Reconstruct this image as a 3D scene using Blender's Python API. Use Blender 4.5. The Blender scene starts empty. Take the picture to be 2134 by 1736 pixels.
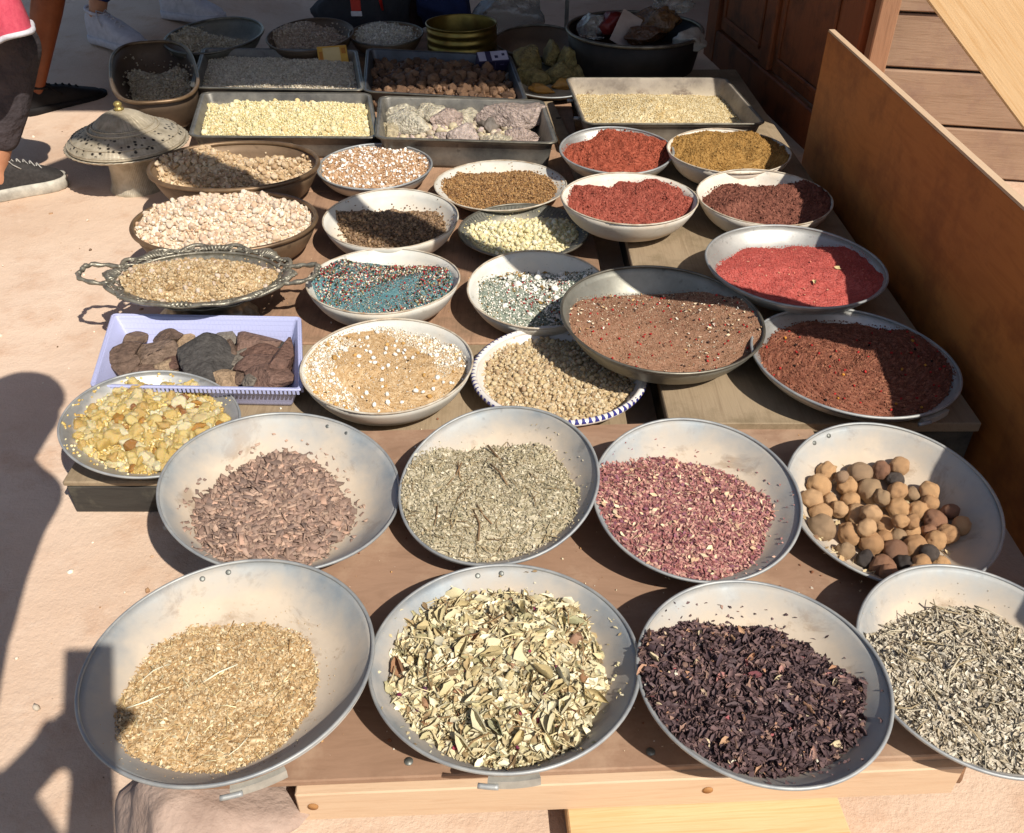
import bpy, math, random
import numpy as np
from mathutils import Matrix, Vector
random.seed(7); RNG = np.random.default_rng(11)
S = bpy.context.scene; COL = S.collection

# ------------------------------------------------------------------ camera, sky, sun, exposure
PITCH, FOC, H = math.radians(37), 1850.0, 1.18          # FOC in pixels of a 2134 px wide picture
FW = np.array([0, math.cos(PITCH), -math.sin(PITCH)]); UPV = np.array([0, math.sin(PITCH), math.cos(PITCH)])
CAM = np.array([0, 0, H])
cd = bpy.data.cameras.new('camera'); cam = bpy.data.objects.new('camera', cd); COL.objects.link(cam)
cam.location = (0, 0, H); cam.rotation_euler = (math.pi/2 - PITCH, 0, 0)
cd.sensor_width = 36; cd.lens = 36*FOC/2134; cd.clip_start = .01; cd.clip_end = 500
S.camera = cam
def pdir(x, y): return np.array([(x-1067)/FOC, 0, 0]) + FW + UPV*(868-y)/FOC
SD = pdir(205, 1400); SD = SD/np.linalg.norm(SD)          # direction in which sunlight travels
W = bpy.data.worlds.new('World'); S.world = W; W.use_nodes = True
nt = W.node_tree; bg = nt.nodes['Background']; sky = nt.nodes.new('ShaderNodeTexSky'); sky.sky_type = 'NISHITA'
sky.sun_disc = False; sky.sun_elevation = math.asin(-SD[2]); sky.sun_rotation = math.atan2(-SD[0], -SD[1])
nt.links.new(sky.outputs[0], bg.inputs[0]); bg.inputs[1].default_value = .09
sl = bpy.data.lights.new('sun', 'SUN'); sl.energy = 4.7; sl.angle = math.radians(.53); sl.color = (1, .945, .86)
so = bpy.data.objects.new('sun', sl); COL.objects.link(so)
so.rotation_euler = Vector(-SD).to_track_quat('Z', 'Y').to_euler(); so.location = (3, -4, 6)
S.view_settings.view_transform = 'Standard'; S.view_settings.look = 'None'; S.view_settings.gamma = 1
S.view_settings.exposure = .36; S.view_settings.use_curve_mapping = False
S.render.engine = 'CYCLES'; S.cycles.use_denoising = True; S.cycles.max_bounces = 5; S.cycles.diffuse_bounces = 3; S.cycles.transmission_bounces = 4

# ------------------------------------------------------------------ photo-pixel helpers
def ray(x, y, z=0.0):
    d = pdir(x, y); return CAM + d*(z-H)/d[2]
def proj(P):
    Q = np.asarray(P)-CAM; w = Q@FW
    return np.stack([1067+FOC*Q[..., 0]/w, 868-FOC*(Q@UPV)/w], -1)
TH = np.linspace(0, 2*np.pi, 181)
def rotm(tx, ty):
    c, s = math.cos(tx), math.sin(tx); Rx = np.array([[1, 0, 0], [0, c, -s], [0, s, c]])
    c, s = math.cos(ty), math.sin(ty); Ry = np.array([[c, 0, s], [0, 1, 0], [-s, 0, c]])
    return Ry@Rx
def fit(L, R, T, B, z, sk=None, oval=False, yaw=0, sq=2):
    """circle (or level oval) at height z whose picture has this bounding box"""
    c = ray((L+R)/2, (T+B)/2, z); v = np.array([c[0], c[1], .18, 1.0 if oval else 0., 0.])
    n = 5 if sk is not None else 4
    tgt = np.array([L, R, T, B]+([sk] if sk is not None else []), float)
    def g(v):
        k = (np.abs(np.cos(TH))**sq+np.abs(np.sin(TH))**sq)**(-1/sq); p = np.stack([k*v[2]*np.cos(TH), k*(v[3] if oval else 1)*v[2]*np.sin(TH), 0*TH], -1)
        if yaw: p = p@np.array([[math.cos(yaw), math.sin(yaw), 0], [-math.sin(yaw), math.cos(yaw), 0], [0, 0, 1]])
        q = proj(p@rotm(0 if oval else v[3], v[4]).T+np.array([v[0], v[1], z]))
        o = [q[:, 0].min(), q[:, 0].max(), q[:, 1].min(), q[:, 1].max()]
        if sk is not None: o.append(q[q[:, 0].argmin(), 1]-q[q[:, 0].argmax(), 1])
        return np.array(o)
    for it in range(12):
        g0 = g(v); J = np.zeros((n, n))
        for k in range(n):
            w = v.copy(); w[k] += 1e-4; J[:, k] = (g(w)-g0)/1e-4
        v[:n] += np.clip(np.linalg.lstsq(J, tgt-g0, rcond=None)[0], -.3, .3)
    return v

# ------------------------------------------------------------------ materials
def lin(h, k=.86):
    h = h.lstrip('#'); o = []
    for i in (0, 2, 4):
        c = int(h[i:i+2], 16)/255; o.append((c/12.92 if c <= .04045 else ((c+.055)/1.055)**2.4)*k)
    return tuple(o)
class NB:
    """small node builder"""
    def __init__(s, name):
        s.m = bpy.data.materials.new(name); s.m.use_nodes = True; s.t = s.m.node_tree
        s.b = s.t.nodes['Principled BSDF']; s.out = s.t.nodes['Material Output']; s._tc = None
    def n(s, typ, **kw):
        nd = s.t.nodes.new('ShaderNode'+typ)
        for k, v in kw.items(): setattr(nd, k, v)
        return nd
    def l(s, a, b): s.t.links.new(a, b)
    def co(s, sc=(1, 1, 1), rnd=True):
        if s._tc is None:
            tc = s.n('TexCoord'); s._tc = tc.outputs['Object']
            if rnd:
                oi = s.n('ObjectInfo'); ml = s.n('Math', operation='MULTIPLY'); ml.inputs[1].default_value = 37
                s.l(oi.outputs['Random'], ml.inputs[0]); ad = s.n('VectorMath', operation='ADD')
                s.l(s._tc, ad.inputs[0]); s.l(ml.outputs[0], ad.inputs[1]); s._tc = ad.outputs[0]
        mp = s.n('Mapping'); mp.inputs['Scale'].default_value = sc; s.l(s._tc, mp.inputs[0]); return mp.outputs[0]
    def noise(s, scale, detail=4, rough=.55, sc=(1, 1, 1), dist=0):
        nn = s.n('TexNoise'); nn.inputs['Scale'].default_value = scale; nn.inputs['Detail'].default_value = detail
        nn.inputs['Roughness'].default_value = rough; nn.inputs['Distortion'].default_value = dist
        s.l(s.co(sc), nn.inputs['Vector']); return nn.outputs['Fac']
    def ramp(s, fac, stops):
        r = s.n('ValToRGB'); e = r.color_ramp.elements
        while len(e) < len(stops): e.new(.5)
        for i, (p, c) in enumerate(stops):
            e[i].position = p; c = (c, c, c) if isinstance(c, (int, float)) else c; e[i].color = (*c[:3], 1)
        s.l(fac, r.inputs[0]); return r.outputs[0]
    def mix(s, fac, a, b, mode='MIX'):
        m = s.n('MixRGB', blend_type=mode)
        for i, v in ((0, fac), (1, a), (2, b)):
            if isinstance(v, (int, float)): m.inputs[i].default_value = v if i == 0 else (v, v, v, 1)
            elif isinstance(v, tuple): m.inputs[i].default_value = (*v, 1)
            else: s.l(v, m.inputs[i])
        return m.outputs[0]
    def math(s, op, a, b):
        m = s.n('Math', operation=op)
        for i, v in ((0, a), (1, b)):
            if isinstance(v, (int, float)): m.inputs[i].default_value = v
            else: s.l(v, m.inputs[i])
        return m.outputs[0]
    def set(s, **kw):
        for k, v in kw.items():
            i = s.b.inputs[{'color': 'Base Color', 'rough': 'Roughness', 'metal': 'Metallic', 'spec': 'Specular IOR Level', 'trans': 'Transmission Weight', 'sss': 'Subsurface Weight', 'alpha': 'Alpha'}.get(k, k)]
            if isinstance(v, (int, float)): i.default_value = v
            elif isinstance(v, tuple): i.default_value = (*v, 1) if i.type == 'RGBA' else v
            else: s.l(v, i)
        return s
    def bump(s, h, strength=.4, dist=.003):
        b = s.n('Bump'); b.inputs['Strength'].default_value = strength; b.inputs['Distance'].default_value = dist
        s.l(h, b.inputs['Height']); s.l(b.outputs[0], s.b.inputs['Normal']); return s
    def attr(s, name):
        a = s.n('Attribute'); a.attribute_name = name; return a
def plain(name, h, h2=None, scale=8, rough=.8, metal=0, bump=.3, bd=.002, bs=60, spec=.3, vary=.25):
    b = NB(name); c1 = lin(h); c2 = lin(h2) if h2 else tuple(x*(1-vary) for x in c1)
    f = b.ramp(b.noise(scale, 5, .6), [(.35, 0.), (.68, 1.)])
    b.set(color=b.mix(f, c1, c2), rough=rough, metal=metal, spec=spec); b.bump(b.noise(bs, 4), bump, bd); return b.m
def grainmat(name, rough=.85, spec=.25, sss=0, bump=.5, bd=.0008, trans=0):
    b = NB(name); a = b.attr('Col'); b.set(color=a.outputs['Color'], rough=rough, spec=spec, trans=trans)
    if sss:
        b.set(sss=sss); b.b.inputs['Subsurface Radius'].default_value = (.006, .004, .002); b.b.inputs['Subsurface Scale'].default_value = 1
    b.bump(b.noise(500, 3), bump, bd); return b.m
def randmat(name, hexes, rough=.7, spec=.3, sss=0, bs=120, bump=.5, bd=.001, mott=.35, trans=0):
    """one colour of a range per object, mottled"""
    b = NB(name); oi = b.n('ObjectInfo'); k = len(hexes)
    st = [((i+.5)/k, lin(h)) for i, h in enumerate(hexes)]
    c = b.ramp(oi.outputs['Random'], st); n = b.ramp(b.noise(bs*.6, 4, .65), [(.3, 1-mott), (.7, 1.15)])
    b.set(color=b.mix(1.0, c, n, 'MULTIPLY'), rough=rough, spec=spec, trans=trans)
    if sss:
        b.set(sss=sss); b.b.inputs['Subsurface Radius'].default_value = (.01, .006, .002); b.b.inputs['Subsurface Scale'].default_value = 1
    b.bump(b.noise(bs, 4), bump, bd); return b.m
def wood(name, light, dark, rough=.7, sc=(1.5, 28, 28), stain=None, bump=.25, spec=.25, rings=True):
    b = NB(name); g = b.noise(3.2, 6, .62, sc, 1.2); c = b.ramp(g, [(.3, lin(dark)), (.52, lin(light)), (.75, lin(dark) if rings else lin(light))])
    c = b.mix(.45, c, b.ramp(b.noise(2.2, 4, .6), [(.3, lin(dark)), (.7, lin(light))]))
    if stain:
        c = b.mix(b.ramp(b.noise(6, 6, .7), [(.48, 0.), (.66, .75)]), c, lin(stain))
    b.set(color=c, rough=rough, spec=spec); b.bump(b.noise(10, 5, .6, sc), bump, .002); return b.m
def dusty(name, base, base2, dust, metal, rough, cover=(.42, .62), stain=None):
    """metal or enamel dish; attribute 'dust' says where spice dust gathers"""
    b = NB(name); at = b.attr('dust').outputs['Fac']
    blot = b.noise(9, 5, .6); fine = b.noise(60, 4, .6)
    d = b.math('ADD', b.math('MULTIPLY', at, .62), b.math('MULTIPLY', blot, .75))
    d = b.math('ADD', d, b.math('MULTIPLY', fine, .12))
    m = b.ramp(d, [(cover[0]+.15, 0.), (cover[1]+.2, 1.)])
    met = b.mix(b.ramp(b.noise(7, 6, .7), [(.35, 0.), (.7, 1.)]), lin(base), lin(base2))
    met = b.mix(b.ramp(b.noise(38, 3, .5), [(.66, 0.), (.74, .55)]), met, tuple(x*.55 for x in lin(base2)))
    dc = b.mix(b.ramp(b.noise(14, 5, .6), [(.35, 0.), (.7, 1.)]), lin(dust), tuple(min(1, x*1.18) for x in lin(dust)))
    if stain: dc = b.mix(b.ramp(b.noise(11, 6, .72, (1, 1, 1), .5), [(.55, 0.), (.64, .85)]), dc, lin(stain))
    b.set(color=b.mix(m, met, dc), rough=b.mix(m, rough, .9), metal=b.math('MULTIPLY', b.math('SUBTRACT', 1.0, m), metal), spec=.4)
    sc_ = b.ramp(b.noise(16, 3, .5, (1, 14, 3), .3), [(.60, 0.), (.64, 1.)]); b.bump(b.math('ADD', b.math('ADD', b.noise(18, 5, .6), b.math('MULTIPLY', b.noise(110, 3, .6), .12)), b.math('MULTIPLY', sc_, .05)), .16, .004); return b.m

M = dict(
    alu=dusty('worn_aluminium', 'b0b4b3', '8b9398', 'c2b29d', .4, .6, (.24, .58), 'a8937c'),
    alu2=dusty('dull_aluminium', 'cfcdc6', 'aaa9a4', 'd3c0a8', .75, .5, (.5, .75)),
    tin=dusty('old_tinned_metal', '9a988c', '777468', 'b3a68f', .6, .5, (.55, .8)),
    enamel=dusty('chalky_enamel', 'd8d5cb', 'c3bfb2', 'dccbb2', .0, .55, (.35, .62)),
    enamel_red=dusty('enamel_red_dust', 'e2dccf', 'cfc6b6', 'd8c0a4', .0, .55, (.35, .6), 'a8714f'),
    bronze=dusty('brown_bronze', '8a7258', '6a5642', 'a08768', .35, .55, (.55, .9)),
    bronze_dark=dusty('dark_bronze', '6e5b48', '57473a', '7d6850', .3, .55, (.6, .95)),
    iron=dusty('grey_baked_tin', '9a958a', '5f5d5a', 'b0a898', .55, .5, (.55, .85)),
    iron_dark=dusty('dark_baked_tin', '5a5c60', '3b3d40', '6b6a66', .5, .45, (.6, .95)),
    rustpan=dusty('scorched_pan', 'a89c8c', '6d6257', 'c4b7a0', .2, .6, (.45, .8), '5d4232'),
    rim=plain('bare_rim_metal', 'b3b3ae', '8f9294', 26, .55, .4, .2, .001, 90, .5),
    rim_lug=plain('dull_lug_metal', 'b9b4a8', '97938a', 30, .6, .3, .3, .001, 90, .4),
    rim_dark=plain('dark_rim_metal', '8b8577', '5e5a50', 20, .45, .7, .2, .001, 90, .5),
    rim_enamel=plain('chipped_enamel_rim', 'cfc6b4', '9c8468', 30, .6, 0, .2, .001, 90, .4),
    rim_bronze=plain('worn_bronze_rim', '8d7356', '5f4b38', 14, .45, .5, .2, .001, 90, .4),
    brass=plain('old_brass', '8f7b40', '6b5a2c', 12, .35, .85, .15, .001, 60, .5),
    silver=plain('tarnished_silver', 'a39c8a', '6b665a', 45, .42, .6, .6, .002, 160, .5),
    black=plain('soot_black_metal', '2c2825', '1c1917', 10, .6, .2, .3, .002, 60, .3),
    rivet=plain('dull_rivet', '85867f', '6b6c68', 30, .5, .6, .1, .001, 60, .4),
    grain=grainmat('loose_grains'), powder=grainmat('spice_powder', .95, .1, 0, .9, .0012),
    leafm=grainmat('dried_leaves', .75, .25, 0, .4, .0006), crystal=grainmat('resin_grains', .5, .4, .25, .4, .0008),
)
# ------------------------------------------------------------------ mesh helpers
def tag(o, label=None, cat=None, group=None, kind=None):
    if label: o['label'] = label
    if cat: o['category'] = cat
    if group: o['group'] = group
    if kind: o['kind'] = kind
    return o
def empty(name, loc=(0, 0, 0), mw=None):
    o = bpy.data.objects.new(name, None); COL.objects.link(o); o.empty_display_size = .05
    if mw is not None: o.matrix_world = mw
    else: o.location = loc
    return o
def mesh(V, F, mat=None, smooth=True, col=None, dust=None, name='m'):
    """F: int array (n,3) or (n,4), or list of faces"""
    me = bpy.data.meshes.new(name); V = np.asarray(V, np.float32)
    if isinstance(F, np.ndarray):
        n, k = F.shape; me.vertices.add(len(V)); me.vertices.foreach_set('co', V.ravel())
        me.loops.add(n*k); me.loops.foreach_set('vertex_index', F.astype(np.int32).ravel())
        me.polygons.add(n); me.polygons.foreach_set('loop_start', np.arange(0, n*k, k, dtype=np.int32))
        me.update(calc_edges=True)
    else:
        me.from_pydata([tuple(map(float, v)) for v in V], [], [tuple(map(int, f)) for f in F]); me.update()
    if smooth: me.polygons.foreach_set('use_smooth', np.ones(len(me.polygons), bool))
    if col is not None:
        a = me.attributes.new('Col', 'FLOAT_COLOR', 'POINT'); c = np.ones((len(V), 4), np.float32); c[:, :3] = col; a.data.foreach_set('color', c.ravel())
    if dust is not None:
        a = me.attributes.new('dust', 'FLOAT', 'POINT'); a.data.foreach_set('value', np.asarray(dust, np.float32))
    if mat: me.materials.append(mat)
    return me
def obj(name, me, parent=None, loc=None, rot=None, scale=None):
    o = bpy.data.objects.new(name, me); COL.objects.link(o)
    if parent: o.parent = parent
    if loc is not None: o.location = loc
    if rot is not None: o.rotation_euler = rot
    if scale is not None: o.scale = (scale,)*3 if isinstance(scale, (int, float)) else scale
    return o
def join(parts):
    V = []; F = []; n = 0
    for v, f in parts:
        V.append(np.asarray(v, float)); F += [tuple(i+n for i in q) for q in f]; n += len(v)
    return np.concatenate(V), F
def box(c, s, bev=0.0, rz=0):
    """box, edges chamfered by bev"""
    x, y, z = [k/2 for k in s]; b = bev
    if b <= 0:
        V = [(i*x, j*y, k*z) for i in (-1, 1) for j in (-1, 1) for k in (-1, 1)]
        F = [(0, 1, 3, 2), (4, 6, 7, 5), (0, 4, 5, 1), (2, 3, 7, 6), (0, 2, 6, 4), (1, 5, 7, 3)]
    else:
        ring = lambda xx, yy, zz: [(xx-b, -yy, zz), (xx, -yy+b, zz), (xx, yy-b, zz), (xx-b, yy, zz), (-xx+b, yy, zz), (-xx, yy-b, zz), (-xx, -yy+b, zz), (-xx+b, -yy, zz)]
        V = ring(x-b, y-b, -z)+ring(x, y, -z+b)+ring(x, y, z-b)+ring(x-b, y-b, z)
        F = [(7, 6, 5, 4, 3, 2, 1, 0), tuple(range(24, 32))]
        for r in range(3):
            for i in range(8): F.append((r*8+i, r*8+(i+1) % 8, r*8+8+(i+1) % 8, r*8+8+i))
    V = np.array(V, float); ca, sa = math.cos(rz), math.sin(rz)
    V = V@np.array([[ca, sa, 0], [-sa, ca, 0], [0, 0, 1]])+np.array(c); return V, F
def lathe(prof, n=96, ax=1, ay=1, closed=False, wob=None):
    prof = np.asarray(prof, float); a = np.linspace(0, 2*np.pi, n, endpoint=False); m = len(prof)
    r = prof[:, 0][:, None]*np.ones(n); z = prof[:, 1][:, None]*np.ones(n)
    if wob is not None: r = r*wob(a)[None, :]
    V = np.stack([r*np.cos(a)*ax, r*np.sin(a)*ay, z], -1).reshape(-1, 3)
    i, j = np.meshgrid(np.arange(m if closed else m-1), np.arange(n), indexing='ij'); i2 = (i+1) % m; j2 = (j+1) % n
    F = np.stack([i*n+j, i*n+j2, i2*n+j2, i2*n+j], -1).reshape(-1, 4); return V, F
def tube(P, rad, n=8, closed=False):
    P = np.asarray(P, float); m = len(P); rad = np.ones(m)*rad
    T = (np.roll(P, -1, 0)-np.roll(P, 1, 0)) if closed else np.gradient(P, axis=0)
    T /= np.linalg.norm(T, axis=1)[:, None]+1e-9; V = []; up = np.array([0.13, .21, 1.])
    a = np.linspace(0, 2*np.pi, n, endpoint=False)
    for p, t, r in zip(P, T, rad):
        s = np.cross(t, up); s /= np.linalg.norm(s)+1e-9; u = np.cross(s, t)
        V.append(p+r*(np.cos(a)[:, None]*s+np.sin(a)[:, None]*u))
    V = np.concatenate(V); F = []
    for i in range(m if closed else m-1):
        for j in range(n): F.append((i*n+j, i*n+(j+1) % n, ((i+1) % m)*n+(j+1) % n, ((i+1) % m)*n+j))
    if not closed: F += [tuple(range(n))[::-1], tuple(range((m-1)*n, m*n))]
    return V, F
def ico(sub):
    t = (1+5**.5)/2
    V = np.array([(-1, t, 0), (1, t, 0), (-1, -t, 0), (1, -t, 0), (0, -1, t), (0, 1, t), (0, -1, -t), (0, 1, -t), (t, 0, -1), (t, 0, 1), (-t, 0, -1), (-t, 0, 1)], float)
    F = [(0, 11, 5), (0, 5, 1), (0, 1, 7), (0, 7, 10), (0, 10, 11), (1, 5, 9), (5, 11, 4), (11, 10, 2), (10, 7, 6), (7, 1, 8), (3, 9, 4), (3, 4, 2), (3, 2, 6), (3, 6, 8), (3, 8, 9), (4, 9, 5), (2, 4, 11), (6, 2, 10), (8, 6, 7), (9, 8, 1)]
    V /= np.linalg.norm(V, axis=1)[:, None]; V = list(V)
    for _ in range(sub):
        c = {}; G = []
        def mid(a, b):
            k = (min(a, b), max(a, b))
            if k not in c:
                p = V[a]+V[b]; V.append(p/np.linalg.norm(p)); c[k] = len(V)-1
            return c[k]
        for a, b, d in F:
            x, y, z = mid(a, b), mid(b, d), mid(d, a); G += [(a, x, z), (b, y, x), (d, z, y), (x, y, z)]
        F = G
    return np.array(V), np.array(F)
ICO = {k: ico(k) for k in range(4)}
class SN:
    """smooth random field from sines"""
    def __init__(s, seed, freq, n=10, d=3):
        g = np.random.default_rng(seed); k = g.normal(size=(n, d)); k /= np.linalg.norm(k, axis=1)[:, None]
        s.k = k*freq*g.uniform(.6, 1.7, n)[:, None]; s.p = g.uniform(0, 6.28, n); s.n = n
    def __call__(s, P): return np.sin(np.asarray(P)@s.k.T+s.p).sum(-1)/s.n**.5
def rock(seed, sub=2, cuts=7, amp=.06, sq=(1, 1, 1), depth=(.55, .9), fr=4):
    V, F = ICO[sub]; V = V.copy(); g = np.random.default_rng(seed)
    for _ in range(cuts):
        n = g.normal(size=3); n /= np.linalg.norm(n); d = g.uniform(*depth); V -= np.maximum(V@n-d, 0)[:, None]*n
    V *= 1+amp*SN(seed+5, fr)(V)[:, None]+amp*.5*SN(seed+6, fr*2.6)(V)[:, None]; return V*np.array(sq), F
# small loose-piece shapes
def octa(seed):
    g = np.random.default_rng(seed); V = np.array([(1, 0, 0), (-1, 0, 0), (0, 1, 0), (0, -1, 0), (0, 0, 1), (0, 0, -1)], float)*g.uniform(.6, 1.1, (6, 1))+g.normal(0, .15, (6, 3))
    return V*.5, np.array([(0, 2, 4), (2, 1, 4), (1, 3, 4), (3, 0, 4), (2, 0, 5), (1, 2, 5), (3, 1, 5), (0, 3, 5)])
def lump(seed, sub=1):
    V, F = rock(seed, sub, 4, .12, (1, .85, .7)); return V*.5, F
def chip(seed, l=1, w=.45, t=.1):
    g = np.random.default_rng(seed); q = np.array([(-.5, -.5), (.5, -.5), (.5, .5), (-.5, .5)])*(l, w)+g.normal(0, .11, (4, 2))*(l, w*1.3)
    bend = g.normal(0, .06, 4)
    V = np.concatenate([np.c_[q, bend-t/2], np.c_[q*.93, bend+t/2]])
    F = [(0, 2, 1), (0, 3, 2), (4, 5, 6), (4, 6, 7)]
    for i in range(4): j = (i+1) % 4; F += [(i, j, 4+j), (i, 4+j, 4+i)]
    return V, np.array(F)
def leaf(seed, w=.5, curl=.5, nu=5, nv=4):
    g = np.random.default_rng(seed); u = np.linspace(0, 1, nu); v = np.linspace(-1, 1, nv); V = []
    k = g.uniform(-1, 1)*curl; k2 = g.uniform(.3, 1)*curl*g.choice([-1, 1]); tw = g.normal(0, .5)
    for a in u:
        ww = w*.5*(math.sin(math.pi*min(1, a*.92+.06))**.75)*(1+.25*g.normal())
        for b in v:
            ang = tw*a+k2*b*1.6; V.append((a-.5+.05*g.normal(), ww*b*math.cos(k2*abs(b)), .35*k*(a-.5)**2*2+ww*b*math.sin(ang)+.25*k2*b*b*w+.03*g.normal()))
    F = []
    for i in range(nu-1):
        for j in range(nv-1):
            a = i*nv+j; F += [(a, a+1, a+nv+1), (a, a+nv+1, a+nv)]
    return np.array(V), np.array(F)
def stick(seed, r=.03):
    g = np.random.default_rng(seed); P = np.array([(-.5, 0, 0), (0, g.normal(0, .06), g.normal(0, .03)), (.5, g.normal(0, .08), 0)])
    V, F = tube(P, [r, r*.9, r*.6], 4); T = []
    for f in F: T += [(f[0], f[i], f[i+1]) for i in range(1, len(f)-1)]
    return V, np.array(T)
def rots(n, tilt=None):
    """random rotations; tilt = spread (radians) of pieces lying flat"""
    if tilt is None:
        q = RNG.normal(size=(n, 4)); q /= np.linalg.norm(q, axis=1)[:, None]; w, x, y, z = q.T
    else:
        yaw = RNG.uniform(0, 2*np.pi, n)/2; t = RNG.normal(0, tilt, n)/2; ax = RNG.uniform(0, 6.28, n)
        w1, z1 = np.cos(yaw), np.sin(yaw); w2, x2, y2 = np.cos(t), np.sin(t)*np.cos(ax), np.sin(t)*np.sin(ax)
        w, x, y, z = w2*w1, x2*w1+y2*z1, y2*w1-x2*z1, w2*z1
    return np.stack([np.stack([1-2*(y*y+z*z), 2*(x*y-z*w), 2*(x*z+y*w)], -1), np.stack([2*(x*y+z*w), 1-2*(x*x+z*z), 2*(y*z-x*w)], -1), np.stack([2*(x*z-y*w), 2*(y*z+x*w), 1-2*(x*x+y*y)], -1)], 1)
def scatter(shapes, P, size, pal, tilt=None, jit=.12):
    """merged mesh arrays of many small pieces: V, F, colour per vertex"""
    n = len(P); R = rots(n, tilt); size = np.asarray(size)*np.ones(n); C = pick(pal, n, jit); k = RNG.integers(0, len(shapes), n)
    Vs, Fs, Cs, off = [], [], [], 0
    for i, (v, f) in enumerate(shapes):
        s = np.where(k == i)[0]
        if not len(s): continue
        X = np.einsum('nij,vj->nvi', R[s], v)*size[s][:, None, None]+P[s][:, None, :]
        Vs.append(X.reshape(-1, 3)); Fs.append((f[None]+(np.arange(len(s))*len(v))[:, None, None]).reshape(-1, 3)+off); off += len(s)*len(v)
        Cs.append(np.repeat(C[s], len(v), 0))
    return np.concatenate(Vs), np.concatenate(Fs), np.concatenate(Cs)
def pick(pal, n, jit=.12):
    c = np.array([lin(h) for h, w in pal]); w = np.array([w for h, w in pal], float); w /= w.sum()
    return np.clip(c[RNG.choice(len(pal), n, p=w)]*(1+RNG.normal(0, jit, (n, 1))), 0, 1)
OCT = [octa(i) for i in range(6)]; LMP = [lump(i+20, 1) for i in range(6)]; LMP0 = [lump(i+40, 0) for i in range(6)]
CHP = [chip(i+60) for i in range(6)]; LEAF = [leaf(i+80) for i in range(10)]; STK = [stick(i+100) for i in range(5)]
FLK = [leaf(i+120, .6, .5, 3, 2) for i in range(8)]; CRUMB = OCT
def curly(i): return leaf(i+140, .55, .9, 5, 3)
CURL = [curly(i) for i in range(8)]
# ------------------------------------------------------------------ the setting
def ground_z(x, y):
    x = np.asarray(x, float); y = np.asarray(y, float)
    s = np.clip((-1.15-x)/.6, 0, 1); s = s*s*(3-2*s); return s*np.clip(y-3.35, 0, 2.2)*.09
def make_ground():
    gx = np.unique(np.concatenate([np.linspace(-3.2, 2.6, 117), np.linspace(-60, -3.2, 22), np.linspace(2.6, 60, 22)]))
    gy = np.unique(np.concatenate([np.linspace(.3, 7, 135), np.linspace(-60, .3, 22), np.linspace(7, 80, 24)]))
    X, Y = np.meshgrid(gx, gy, indexing='ij'); P = np.stack([X, Y, 0*X], -1)
    near = np.exp(-((X/4)**2+((Y-3)/5)**2))
    Z = ground_z(X, Y)+near*(.006*SN(3, 2.2)(P)+.003*SN(4, 9)(P))
    P[..., 2] = Z-.004; n, m = X.shape; i, j = np.meshgrid(np.arange(n-1), np.arange(m-1), indexing='ij')
    F = np.stack([i*m+j, (i+1)*m+j, (i+1)*m+j+1, i*m+j+1], -1).reshape(-1, 4)
    b = NB('packed_sand'); c = b.mix(b.ramp(b.noise(1.6, 6, .6), [(.35, 0.), (.68, 1.)]), lin('e0c6ae'), lin('cfb096'))
    c = b.mix(b.ramp(b.noise(7, 7, .7), [(.52, 0.), (.72, .55)]), c, lin('bb9070'))
    c = b.mix(b.ramp(b.noise(30, 5, .6), [(.6, 0.), (.75, .4)]), c, lin('e6cdb6'))
    b.set(color=c, rough=.93, spec=.15)
    b.bump(b.math('ADD', b.noise(14, 6, .65), b.math('MULTIPLY', b.noise(160, 4, .7), .25)), .5, .012)
    o = obj('ground', mesh(P.reshape(-1, 3), F, b.m)); tag(o, kind='structure')
make_ground()
def board(name, X0, X1, Y0, Y1, z, t, mat, label, cat, yaw=0, bev=.003, sag=0, parent=None):
    V, F = box((0, 0, 0), (X1-X0, Y1-Y0, t), bev); o = obj(name, mesh(V, F, mat, False), parent, ((X0+X1)/2, (Y0+Y1)/2, z-t/2), (0, 0, yaw))
    if label: tag(o, label, cat)
    return o
Z_LEFT, Z_RIGHT, Z_PLY = .08, .13, .115
WD = dict(table=wood('weathered_table_top', 'b48f72', '8e6e58', .8, (22, 1.5, 22), '74604c'), right=wood('stained_board_top', 'aa967a', '88745c', .75, (26, 1.4, 26), '78684f'),
          ply=wood('dusty_ply', 'a3826a', '8a6c56', .9, (2, 9, 9), 'b79a80', .2), pine=wood('fresh_pine', 'd8bc9c', 'c4a282', .6, (1.6, 26, 26), None, .2),
          pine2=wood('new_pine', 'e6c496', 'c9995f', .6, (1.2, 30, 30), None, .2), orange=wood('orange_plywood', 'c4793a', 'a8602a', .6, (1.1, 9, 9), '8f5228', .25),
          door=wood('old_brown_door', '8a4e2c', '67381f', .5, (26, 26, 1.6), '3a2014', .3), grey=wood('weathered_planks', 'ac9078', '886c54', .85, (1.3, 24, 24), '8b6f60', .5),
          dark=wood('black_board_edge', '4a4640', '332f2b', .8, (2, 14, 14), '76705f', .4))
# left table: three planks over a black-edged frame
t = empty('low_table', (-.31, 2.7, 0)); tag(t, 'low plank table, black edged, under most of the bowls on the left side', 'table')
xl, xr = -.845, .235
yf = ray(172, 1040, .04)[1]
ys = [yf, 1.74, 2.62, 3.42, 4.55]
for i in range(4):
    th_ = .03 if i else .012; V, F = box((0, 0, 0), (xr-xl-.004*i, ys[i+1]-ys[i]-.006, th_), .003); obj('plank', mesh(V, F, WD['table'] if i else WD['right'], False), t, (-.305+.31, (ys[i]+ys[i+1])/2-2.7, Z_LEFT-th_/2))
V, F = box((0, 0, 0), (xr-xl-.008, .03, .066), .003); obj('edge_board', mesh(V, F, WD['dark'], False), t, (.005, yf+.019-2.7, .0345))
V, F = box((0, 0, 0), (xr-xl-.03, .03, .048), .003); obj('edge_board', mesh(V, F, WD['dark'], False), t, (.005, 4.5-2.7, .0245))
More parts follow.
